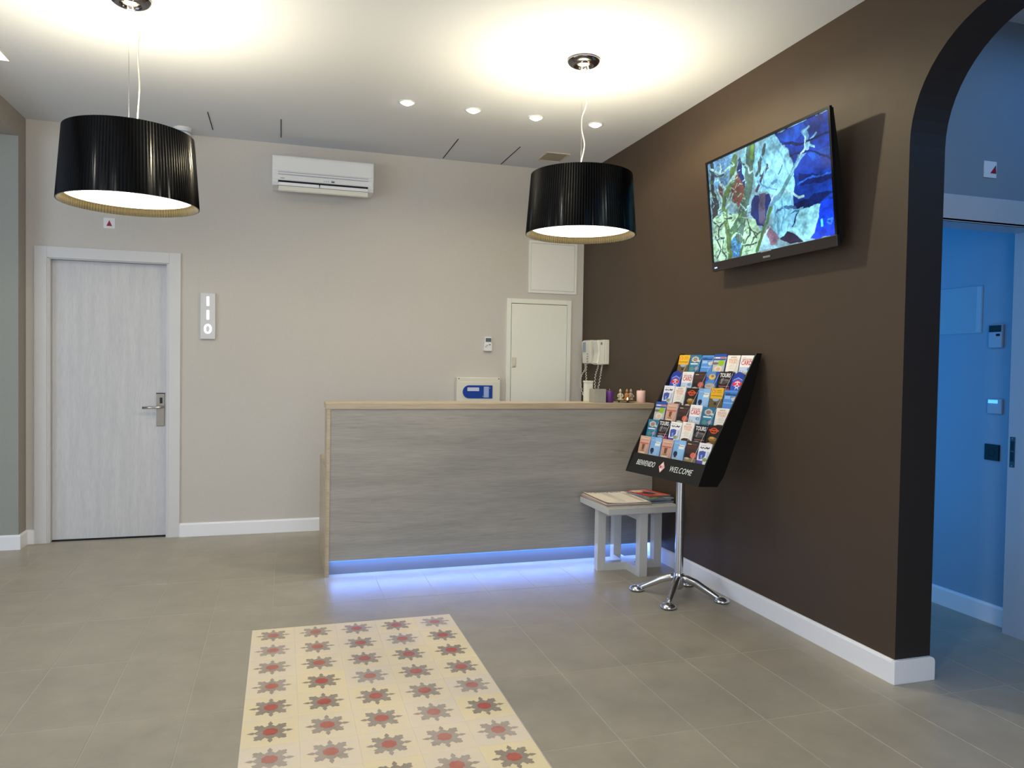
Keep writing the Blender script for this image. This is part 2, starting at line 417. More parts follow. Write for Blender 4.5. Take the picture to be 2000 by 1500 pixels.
bw.poly([(0, 0, 0), (T, 0, 0), (T, 0, H), (0, 0, H)], 2); bw.poly([(0, -9.45, 0), (T, -9.45, 0), (T, -9.45, H), (0, -9.45, H)], 2)
bw.poly([(0, 0, H), (T, 0, H), (T, -9.45, H), (0, -9.45, H)], 2)
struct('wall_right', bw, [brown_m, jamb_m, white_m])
# lobby and bathroom beyond the arch
cw_m = mat('grey wall with blue light tint', (128, 142, 156), .75, noise=.03, nscale=40, bump=.2)  # grey wall colour shifted and darkened to take in the blue light
cw = MB(); cw.box(T, .26, -3.36, -3.235, 0, 2.07); cw.box(T, 2.2, -3.36, -3.235, 2.07, H); cw.box(1.055, 2.2, -3.36, -3.235, 0, 2.07)
struct('wall_lobby', cw, cw_m)
struct('wall_lobby_side', MB().box(2.05, 2.2, -9.45, -3.36, 0, H), cw_m)
struct('wall_bathroom', MB().box(1.13, 1.25, -3.235, -.9, 0, 2.62).box(T, 1.25, -.95, -.83, 0, 2.62), mat('bathroom wall with blue light tint', (140, 168, 190), .6, noise=.03))  # blue of the room's light painted into the wall colour
struct('ceiling', MB().box(T, 1.25, -3.235, -.83, 2.62, 2.7), ceil_m)
# doorway casing
d2 = struct('door_2', MB().box(.20, 1.135, -3.375, -3.36, 2.055, 2.18, bev=.003).box(1.05, 1.135, -3.375, -3.36, 0, 2.055, bev=.003), mat('casing lacquer', (182, 188, 196), .4))
obj('door_lining', MB().box(1.045, 1.056, -3.375, -3.225, 0, 2.066).box(.25, 1.056, -3.375, -3.225, 2.055, 2.066), MATS['casing lacquer'], d2)

# ------------------------------------------------------------------ skirting boards
def skirt_profile(h=.103, t=.015):
    return [(0, 0), (t, 0), (t, h-.012), (t-.004, h-.004), (t-.009, h), (0, h)]
def skirt_x(x0, x1, y, side=-1):     # along x on a wall at y, sticking out to side*y
    return [('x', [(y+side*a, z) for a, z in skirt_profile()], x0, x1)]
def add_skirt(mb, run):
    for ax, pr, a, b in run: mb.prism(pr, ax, a, b)
    return mb
def skirt_y(y0, y1, x, side=-1):
    return [('y', [(x+side*a, z) for a, z in skirt_profile()], y0, y1)]
struct('baseboard_back', add_skirt(add_skirt(MB(), skirt_x(-3.262, -.016, 0)), skirt_x(-4.28, -4.224, 0)), base_m)
struct('baseboard_left', add_skirt(add_skirt(MB(), skirt_y(-.16, -.015, -4.28, 1)), skirt_x(-6.6, -4.265, -.16)), base_m)
rb = add_skirt(MB(), skirt_y(AY-.001, 0, 0))
rb.prism([(-.0152, 0), (.206, 0), (.206, .078)]+[(.182+.024*math.sin(PI/2-PI/16*k), .0795+.024*math.cos(PI/2-PI/16*k)) for k in range(1, 9)]+[(-.0152, .1035)], 'y', AY-.0152, AY+.004, bev=.0025)
struct('baseboard_right', rb, base_m)
struct('baseboard_bathroom', add_skirt(MB(), skirt_y(-3.225, -.95, 1.13)), base_m)

# ------------------------------------------------------------------ door of room 110
d1 = struct('door_1', MB().box(-4.2256, -4.145, -.015, 0, 0, 2.142, bev=.002).box(-3.340, -3.2598, -.015, 0, 0, 2.142, bev=.002)
            .box(-4.145, -3.340, -.015, 0, 2.062, 2.142, bev=.002), white_m)
obj('door_lining', MB().box(-4.19, -4.128, 0, .13, 0, 2.075).box(-3.358, -3.30, 0, .13, 0, 2.075).box(-4.128, -3.358, 0, .13, 2.055, 2.075)
    .box(-4.145, -4.136, -.008, .0, 0, 2.068).box(-3.349, -3.340, -.008, 0, 0, 2.068).box(-4.145, -3.34, -.008, 0, 2.06, 2.07), white_m, d1)
obj('door_leaf', MB().box(-4.1265, -3.3595, .045, .085, .010, 2.053, bev=.0015), door_m, d1)
obj('threshold', MB().box(-4.128, -3.358, .03, .13, -.002, .004), gap_m, d1)
lp = obj('lock_plate', MB().box(-3.431, -3.374, .037, .0455, .840, 1.088, bev=.003), steel_m, d1, label='bronze steel lock plate')
obj('lever_handle', MB().tube([(-3.386, .037, .985), (-3.386, .003, .985), (-3.392, -.008, .985), (-3.405, -.012, .984), (-3.43, -.012, .983), (-3.52, -.012, .981)], .0095, 12),
    mat('polished steel', (200, 196, 188), .25, 1.0), lp)
obj('card_reader', MB().box(-3.408, -3.389, .034, .0375, 1.012, 1.056, bev=.002), dark_m, lp)
obj('lock_cap', MB().box(-3.433, -3.372, .035, .046, 1.084, 1.091), dark_m, lp)

# ------------------------------------------------------------------ ceiling slits and vent
sl = [(-3.026, -.61, -.20), (-2.548, -.615, -.18), (-1.276, -.597, -.04), (-.778, -.566, -.03)]
for k, (x, a, b) in enumerate(sl):
    struct('trim_%d' % (k+1), MB().box(x-.0025, x+.0025, a, b, H-.004, H), gap_m, label='thin dark slit in the white ceiling')
faint = mat('ceiling hatch edge', (205, 204, 204), .8)
v = thing('ceiling_vent', 'small beige square vent grille in the ceiling above the right pendant lamp', 'vent', (-.44, -.39, H))
obj('frame', MB().box(-.10, .10, -.125, -.115, -.008, 0).box(-.10, .10, .115, .125, -.008, 0).box(-.10, -.09, -.115, .115, -.008, 0).box(.09, .10, -.115, .115, -.008, 0), mat('beige vent plastic', (196, 188, 172), .5), v)
obj('back_plate', MB().box(-.09, .09, -.115, .115, -.002, -.0005), mat('vent shade', (176, 166, 150), .7), v)
for k in range(7):
    y = -.1+k*.033
    o = obj('slat', MB().add([(-.09, -.012, -.006), (.09, -.012, -.006), (.09, .010, -.0015), (-.09, .010, -.0015), (-.09, -.012, -.007), (.09, -.012, -.007), (.09, .010, -.003), (-.09, .010, -.003)],
        [(0, 1, 2, 3), (7, 6, 5, 4), (0, 4, 5, 1), (1, 5, 6, 2), (2, 6, 7, 3), (3, 7, 4, 0)]), MATS['beige vent plastic'], v, (0, y, 0))
# bright ceiling light panel, only its corner in view
p = thing('ceiling_light_panel', 'bright square light panel in the ceiling at the left edge', 'ceiling light', (-4.125, -1.27, H))
obj('frame', MB().box(-.105, .105, -.3, -.29, -.004, 0).box(-.105, .105, .095, .105, -.004, 0).box(-.105, -.095, -.29, .095, -.004, 0).box(.095, .105, -.29, .095, -.004, 0), white_m, p)
obj('diffuser', MB().box(-.095, .095, -.29, .095, -.003, 0), mat('panel glow', (255, 255, 255), .5, emit=(235, 245, 255), estr=3.5), p)

# ------------------------------------------------------------------ reception counter
rc = thing('reception_counter', 'long grey wood reception counter with blue light under its front', 'counter', (-1.13, -1.36, 0))
CX = 1.13
obj('front_panel', MB().box(-1.108, 1.128, 0, .03, .096, 1.05), oakgrey_m, rc)
obj('side_panel', MB().box(-1.128, -1.108, -.004, .24, 0, 1.05), top_m, rc, label='beige side panel')
obj('counter_top', MB().box(-1.135, 1.128, -.006, .25, 1.05, 1.09, bev=.0025), top_m, rc, label='beige countertop')
obj('kick_board', MB().box(-1.108, 1.128, .046, .06, 0, .096), mat('satin grey kick board', (128, 130, 136), .35, .2), rc)
obj('led_strip', MB().box(-1.10, 1.12, .031, .044, .089, .0955), mat('blue led', (255, 255, 255), .5, emit=(90, 160, 255), estr=14), rc)
obj('inner_panel', MB().box(-1.108, 1.128, .235, .25, .70, 1.05), oakgrey_m, rc)
obj('desk_top', MB().box(-1.1275, 1.128, .255, .71, .66, .685, bev=.002), top_m, rc)
obj('desk_side', MB().box(-1.134, -1.1285, .0, .70, 0, .685), top_m, rc, label='beige lower end panel')
lamp('counter_led', 'AREA', (-1.125, -1.333, .088), 3.0, (.20, .33, 1.0), (0, -.75, -1), shape='RECTANGLE', size=2.2, size_y=.012)

# ------------------------------------------------------------------ pendant lamps
def make_pendant(cordpts):
    t = thing('pendant_lamp', '', 'lamp', (0, 0, H), 0, 'black pleated pendant lamps')
    ch = mat('dark chrome', (120, 115, 118), .18, 1.0)
    cp = obj('canopy', MB().lathe([(.088, 0), (.092, -.006), (.090, -.014), (.078, -.026), (.052, -.036), (.045, -.03), (.045, -.004)], n=40), ch, t)
    obj('bulb', MB().lathe([(0, -.022), (.018, -.020), (.028, -.014), (.028, -.006), (0, -.006)], n=20), mat('halogen bulb', (255, 255, 255), .4, emit=(255, 226, 170), estr=9), cp)
    obj('suspension_wire', MB().tube([(-.012, 0, -.03), (-.006, 0, -.3), (-.005, 0, -.70)], .0012, 6), mat('steel wire', (150, 150, 150), .35, .9), t)
    obj('power_cord', MB().tube(cordpts, .0032, 8), mat('white cord', (200, 198, 190), .5), t)
    n = 132; ZT, ZB, RT, RB = -.634, -.964, .279, .304
    mb = MB()
    def ring(R, z, amp, sg=0): return [((R+(amp if k % 2 else -amp))*math.cos(2*PI*k/(2*n)+sg) if 0 else (R+(amp if k % 2 else -amp))*math.cos(2*PI*k/(2*n)), (R+(amp if k % 2 else -amp))*math.sin(2*PI*k/(2*n)), z) for k in range(2*n)]
    N2 = 2*n
    def skin(R0, z0, R1, z1, amp, mi, flip=False):
        vs = ring(R0, z0, amp)+ring(R1, z1, amp)
        fs = [(k, (k+1) % N2, N2+(k+1) % N2, N2+k) for k in range(N2)]
        if flip: fs = [q[::-1] for q in fs]
        mb.add(vs, fs, mi)
    skin(RT, ZT, RB, ZB, .0016, 0); skin(RT-.006, ZT, RB-.006, ZB, .0016, 1)
    skin(RT, ZT, RT-.006, ZT, .0016, 0); skin(RB, ZB, RB-.006, ZB, .0016, 0)
    obj('lamp_shade', mb, [mat('glossy black ribbon', (3, 3, 3), .14, spec=.26), mat('olive gold shade lining', (70, 61, 34), .4, .2, noise=.3, nscale=50)], t)
    fr = MB()
    for k in range(3):
        a = 2*PI*k/3+.3; fr.tube([(0, 0, -.80), (.277*math.cos(a), .277*math.sin(a), -.645)], .003, 6)
    fr.cyl((0, 0, -.84), .018, .05, 16)
    obj('shade_carrier', fr, mat('steel wire', (150, 150, 150), .35, .9), t)
    obj('diffuser', MB().cyl((0, 0, -.929), .272, .004, 48), mat('glowing diffuser', (255, 255, 255), .6, emit=(255, 246, 228), estr=3.2), t)
    return t
def cord_path(P):
    """smooth path through (sideways offset, height) pairs"""
    out = []
    for k in range(len(P)-1):
        a, b, c, d = (Vector((*P[min(max(k+e, 0), len(P)-1)], 0)) for e in (-1, 0, 1, 2))
        for n in range(6):
            t = n/6; v = .5*((2*b)+(c-a)*t+(2*a-5*b+4*c-d)*t*t+(3*b-a-3*c+d)*t**3); out.append((v.x, -.006, v.y))
    return out+[(P[-1][0], -.006, P[-1][1])]
pA = make_pendant(cord_path([(.022, -.03), (.030, -.06), (.034, -.14), (.018, -.25), (-.005, -.316), (-.006, -.384), (.011, -.46), (.0, -.53), (-.013, -.60), (-.018, -.76)]))
pA.location = (-.950, -2.262, H); pA['label'] = 'black pleated drum pendant lamp hanging in front of the brown wall corner'
pB = make_pendant(cord_path([(.012, -.03), (.016, -.08), (.026, -.12), (.040, -.16), (.034, -.22), (.036, -.305), (.041, -.40), (.037, -.49), (.030, -.60), (.02, -.76)]))
pB.location = (-3.222, -2.225, H); pB['label'] = 'black pleated drum pendant lamp hanging above the pale door at left'
for q, ce, cs in ((pA, 36, 2.98), (pB, 17, 2.5)):
    lamp('pendant_light', 'AREA', (q.location.x, q.location.y, 2.32), 9, WARM, (0, 0, 1), shape='DISK', size=.40)
    lamp('pendant_bulb', 'POINT', (q.location.x, q.location.y, 2.36), 15, WARM, shadow_soft_size=.05)
    lamp('canopy_light', 'SPOT', (q.location.x, q.location.y, H-.045), ce, WARM, spot_size=cs, spot_blend=.25, shadow_soft_size=.03)

# ------------------------------------------------------------------ ceiling spots
g1 = mat('spot glow', (255, 255, 255), .5, emit=(255, 250, 238), estr=14)
pos = ['leftmost of the four small recessed ceiling spots', 'second from left of the four recessed ceiling spots',
       'third from left of the four recessed ceiling spots', 'rightmost of the four recessed ceiling spots, beside the lamp cord']
for k, x in enumerate((-1.767, -1.327, -.887, -.448)):
    t = thing('recessed_spot', pos[k], 'ceiling light', (x, -1.26, H), 0, 'recessed spots in a row on the ceiling')
    obj('trim_ring', MB().lathe([(.040, 0), (.056, 0), (.055, -.004), (.043, -.006), (.040, -.002)], n=28, close=True), mat('spot ring white', (225, 225, 225), .4), t)
    obj('lens', MB().lathe([(0, -.020), (.018, -.018), (.032, -.011), (.040, -.0045), (.040, -.0005), (0, -.0005)], n=24), g1, t)
    lamp('spot_light', 'SPOT', (x, -1.26, H-.02), 9, (1, .95, .85), spot_size=2.2, spot_blend=.9, shadow_soft_size=.03)

# ------------------------------------------------------------------ smoke detector
t = thing('smoke_detector', 'white dome detector on the ceiling behind the left pendant lamp', 'detector', (-3.235, -.155, H))
obj('base', MB().cyl((0, 0, -.018), .062, .018, 32), plast_m, t)
obj('housing', MB().lathe([(.056, -.018), (.056, -.045), (.046, -.06), (.02, -.068), (0, -.069)], n=32), plast_m, t)
obj('vent_ring', MB().lathe([(.057, -.028), (.0585, -.030), (.0585, -.038), (.057, -.04)], n=32), mat('blue grey plastic', (150, 165, 195), .4), t)

# ------------------------------------------------------------------ air conditioner
ac = thing('air_conditioner', 'white wall mounted air conditioner high on the grey wall', 'air conditioner', (-2.232, 0, 2.625))
AW = .378
prof = [(0, .040), (0, .285), (-.10, .290), (-.165, .283), (-.186, .268), (-.190, .24), (-.190, .11), (-.184, .078), (-.168, .050), (-.06, .038)]
obj('casing', MB().prism(prof, 'x', -AW, AW, bev=.004), plast_m, ac)
sil = mat('silver strip', (165, 170, 182), .3, .6)
obj('front_panel', MB().box(-AW+.008, AW-.008, -.1945, -.189, .155, .255, bev=.002), plast_m, ac)
obj('trim_strip', MB().box(-.335, .335, -.197, -.1885, .128, .132).box(-.335, .335, -.197, -.1885, .144, .148).box(-.335, .335, -.1935, -.189, .132, .144, 1), [sil, plast_m], ac)
obj('lower_panel', MB().box(-AW+.008, AW-.008, -.1945, -.189, .088, .126, bev=.002), plast_m, ac)
obj('air_outlet', MB().add([(-.335, -.189, .085), (.335, -.189, .085), (.335, -.155, .03), (-.335, -.155, .03), (-.335, -.17, .085), (.335, -.17, .085), (.335, -.14, .035), (-.335, -.14, .035)],
    [(0, 1, 2, 3), (7, 6, 5, 4), (0, 4, 5, 1), (1, 5, 6, 2), (2, 6, 7, 3), (3, 7, 4, 0)]), gap_m, ac)
for x0, x1 in ((-.333, -.035), (-.027, .333)):
    obj('louver', MB().add([(x0, -.194, .070), (x1, -.194, .070), (x1, -.190, .048), (x0, -.190, .048), (x0, -.186, .070), (x1, -.186, .070), (x1, -.182, .048), (x0, -.182, .048)],
        [(0, 1, 2, 3), (7, 6, 5, 4), (0, 4, 5, 1), (1, 5, 6, 2), (2, 6, 7, 3), (3, 7, 4, 0)]), plast_m, ac)
obj('flap', MB().prism([(-.192, .044), (-.190, .014), (-.182, .006), (-.174, .009), (-.182, .045)], 'x', -.333, .333), cream_p, ac)
obj('display', MB().box(.055, .08, -.1962, -.194, .094, .106).box(.0, .004, -.1955, -.194, .097, .104).box(.016, .02, -.1955, -.194, .097, .104).box(.032, .036, -.1955, -.194, .097, .104), mat('grey display', (95, 98, 104), .3), ac)
obj('maker_badge', MB().box(-.318, -.288, -.1955, -.194, .099, .103), mat('badge grey', (130, 132, 138), .4), ac)

# ------------------------------------------------------------------ triangle signs
def tri_sign(name, label, loc, w):
    t = thing(name, label, 'sign', loc)
    obj('sign_plate', MB().box(-w/2, w/2, -.004, 0, -w/2, w/2, bev=.001), mat('sign white', (226, 226, 230), .5), t)
    return t
t = tri_sign('triangle_sign', 'small white square sign with red triangle above the pale door', (-3.745, 0, 2.335), .077)
obj('triangle', MB().prism([(-.019, -.021), (.019, -.021), (0, .021)], 'y', -.0052, -.004), red_m, t)
t = tri_sign('triangle_sign', 'small white square sign with red triangle above the doorway beyond the arch', (.708, -3.36, 2.318), .078)
obj('triangle', MB().prism([(.0, -.018), (.036, -.018), (.033, .022)], 'y', -.0052, -.004), red_m, t)

# ------------------------------------------------------------------ room number sign
t = thing('room_number_sign', 'narrow white backlit sign with numerals 110 beside the pale door', 'sign', (-3.068, 0, 1.678))
obj('plate', MB().box(-.053, .053, -.022, 0, -.173, .173, bev=.002), mat('sign silver', (214, 214, 216), .4), t)
glow = mat('numeral glow', (255, 255, 255), .5, emit=(240, 247, 255), estr=.8)
for z in (.113, .009):
    obj('numeral', MB().prism([(-.008, -.035), (.008, -.035), (.009, -.033), (.009, .033), (.008, .035), (-.008, .035), (-.009, .033), (-.009, -.033)], 'y', -.0245, -.022), glow, t, (0, 0, z))
zz = MB(); n = 28
out = [(.028*math.sin(2*PI*k/n), .037*math.cos(2*PI*k/n)) for k in range(n)]; inn = [(.0135*math.sin(2*PI*k/n), .0245*math.cos(2*PI*k/n)) for k in range(n)]
for k in range(n):
    j = (k+1) % n
    zz.poly([(out[k][0], -.0245, out[k][1]), (out[j][0], -.0245, out[j][1]), (inn[j][0], -.0245, inn[j][1]), (inn[k][0], -.0245, inn[k][1])])
    zz.poly([(out[k][0], -.0245, out[k][1]), (out[k][0], -.022, out[k][1]), (out[j][0], -.022, out[j][1]), (out[j][0], -.0245, out[j][1])])
obj('numeral', zz, glow, t, (0, 0, -.097))

# ------------------------------------------------------------------ remote control in its wall holder
t = thing('remote_control', 'small white remote control on the grey wall left of the white cupboard door', 'remote control', (-.862, 0, 1.518))
obj('holder', MB().box(-.036, .034, -.024, 0, -.060, .002, bev=.004), plast_m, t)
obj('handset', MB().box(-.031, .031, -.02, -.003, -.055, .06, bev=.004), plast_m, t)
obj('screen', MB().box(-.023, .025, -.0215, -.0199, .018, .050, bev=.0006), mat('lcd grey', (96, 104, 110), .25), t)
for x, z, s in ((.012, -.004, .009), (-.012, -.012, .004), (-.022, -.024, .004)):
    obj('button', MB().box(x-s, x+s, -.0262 if z < -.002 else -.0225, -.0235 if z < -.002 else -.0195, z-.004, z+.004), mat('button grey', (120, 116, 112), .4), t)

# ------------------------------------------------------------------ hatch, cupboard door, alarm panel
t = thing('access_hatch', 'white square access hatch with a key lock under the right pendant lamp', 'hatch', (-.288, 0, 2.193))
fr = MB(); a, b = .221, .224
fr.box(-a, a, -.008, 0, b-.022, b).box(-a, a, -.008, 0, -b, -b+.022).box(-a, -a+.02, -.008, 0, -b+.022, b-.022).box(a-.02, a, -.008, 0, -b+.022, b-.022)
hm = mat('hatch white', (236, 236, 232), .4, noise=.02)
obj('frame', fr, hm, t)
obj('panel', MB().box(-a+.022, a-.022, -.0065, -.001, -b+.024, b-.024, bev=.001), hm, t)
obj('gap', MB().box(-a+.019, a-.019, -.001, 0, -b+.021, b-.021), gap_m, t)
obj('lock', MB().lathe([(0, -.0035), (.011, -.003), (.013, 0)], n=20).xf(Matrix.Translation((.008, -.0065, .165)) @ Matrix.Rotation(-PI/2, 4, 'X') @ Matrix.Diagonal((1, 1, -1, 1))), mat('dark lock', (70, 66, 62), .3, .8), t)
t = thing('cupboard_door', 'tall white cupboard door in a frame behind the counter', 'door', (-.4075, 0, .95))
x0, x1, zt = -.2935, .2935, .963
fr = MB(); fr.box(x0, x0+.04, -.016, 0, -.95, zt, bev=.002).box(x1-.036, x1, -.016, 0, -.95, zt, bev=.002).box(x0+.04, x1-.036, -.016, 0, zt-.04, zt, bev=.002)
obj('frame', fr, mat('cream lacquer', (236, 236, 226), .25), t)
obj('gap', MB().box(x0+.038, x1-.034, -.002, 0, -.95, zt-.038), gap_m, t)
lf = obj('door_leaf', MB().box(x0+.044, x1-.039, -.013, -.002, -.935, zt-.044, bev=.0015), MATS['cream lacquer'], t)
obj('pull_handle', MB().box(-.243, -.205, -.020, -.013, .375, .46, bev=.004).box(-.234, -.212, -.026, -.02, .385, .42, bev=.003), mat('ivory plastic', (214, 205, 190), .4), lf)
t = thing('alarm_panel', 'white alarm panel with blue rounded front on the wall behind the counter', 'control panel', (-.953, 0, 1.04))
obj('box', MB().box(-.188, .188, -.075, 0, -.16, .197, bev=.006), cream_p, t)
obj('cover', MB().box(-.182, .182, -.079, -.075, -.155, .158, bev=.002), cream_p, t)
bl = mat('glossy blue', (34, 72, 160), .2)
pts = [(.116, .022), (.116, .130)]+[(-.085+.054*math.cos(a), .076+.054*math.sin(a)) for a in [PI/2+PI*k/16 for k in range(17)]]
bf = obj('blue_front', MB().prism(pts, 'y', -.084, -.079), bl, t)
obj('name_label', MB().box(-.10, 0, -.0852, -.084, .082, .112), mat('label paper', (205, 212, 235), .5), bf)
kp = obj('keypad', MB().box(.04, .085, -.0856, -.084, .028, .120), mat('keypad blue', (150, 172, 222), .4), bf)
for k in range(5): obj('key', MB().box(.046, .079, -.087, -.0856, .036+.017*k, .046+.017*k), mat('key blue', (172, 188, 228), .4), bf)
for sx, sz in ((.093, .108), (.033, .038)): obj('screw', MB().box(sx-.004, sx+.004, -.0865, -.084, sz-.004, sz+.004, bev=.001), mat('screw grey', (170, 180, 200), .3, .6), bf)
for sx in (-.172, .172): obj('screw_cover', MB().box(sx-.004, sx+.004, -.0765, -.0745, .181, .189), gap_m, t)

# ------------------------------------------------------------------ television on the brown wall
tv = thing('television', 'flat black television showing a picture, tilted forward on the brown wall', 'television', (-.10, -2.742, 2.237))
TW, TH = 1.056, .642
tilt = math.atan2(.066, .635)
tv.rotation_euler = (0, 0, 0)
# local frame of the set: x to the viewer's right (world -y), y into the wall (world +x)
TM = Matrix.Rotation(-PI/2, 4, 'Z') @ Matrix.Rotation(tilt, 4, 'X')
def tvp(mb): return mb.xf(TM)
bez = .013; bot = .055
hx, hz = TW/2, TH/2
obj('back_cover', tvp(MB().prism([(-.0, -hz+.01), (-.0, hz-.006), (.012, hz-.006), (.036, .02), (.036, -hz+.05), (.012, -hz+.01)], 'x', -hx+.006, hx-.006)), black_m, tv)
obj('bezel', tvp(MB().box(-hx, hx, -.014, 0, hz-bez, hz).box(-hx, -hx+bez, -.014, 0, -hz+bot, hz-bez).box(hx-bez, hx, -.014, 0, -hz+bot, hz-bez)), mat('gloss black bezel', (12, 12, 14), .2), tv)
lb = obj('bottom_bezel', tvp(MB().box(-hx, hx, -.016, 0, -hz, -hz+bot, bev=.003)), mat('brushed black bezel', (36, 30, 28), .35), tv)
obj('power_light', tvp(MB().box(-hx+.03, -hx+.055, -.0172, -.0158, -hz+.018, -hz+.024)), mat('blue power light', (255, 255, 255), .5, emit=(60, 150, 255), estr=4), lb)
obj('maker_badge', tvp(MB().box(-.03, .03, -.0172, -.0158, -hz+.018, -hz+.028)), mat('badge grey', (130, 132, 138), .4), lb)
obj('chrome_lip', tvp(MB().box(-.045, .045, -.0185, -.0158, -hz+bot-.006, -hz+bot-.001)), chrome_m, lb)
sw, sh = TW-2*bez, TH-bez-bot
cv = Canvas(320, 184, (150, 165, 190))
def soft(seed, k):
    g = np.random.RandomState(seed).rand(k*2//3+3, k+3); yy = cv.Y*(k*2//3); xx = cv.X*k; j = yy.astype(int); i = xx.astype(int); b = yy-j; a = xx-i
    return g[j, i]*(1-a)*(1-b)+g[j, i+1]*a*(1-b)+g[j+1, i]*(1-a)*b+g[j+1, i+1]*a*b-.5
X0, Y0 = cv.X.copy(), cv.Y.copy()
WX, WY = soft(1, 24)*.020+soft(2, 60)*.007, soft(3, 24)*.03+soft(4, 60)*.011
cv.X, cv.Y = X0+WX, Y0+WY
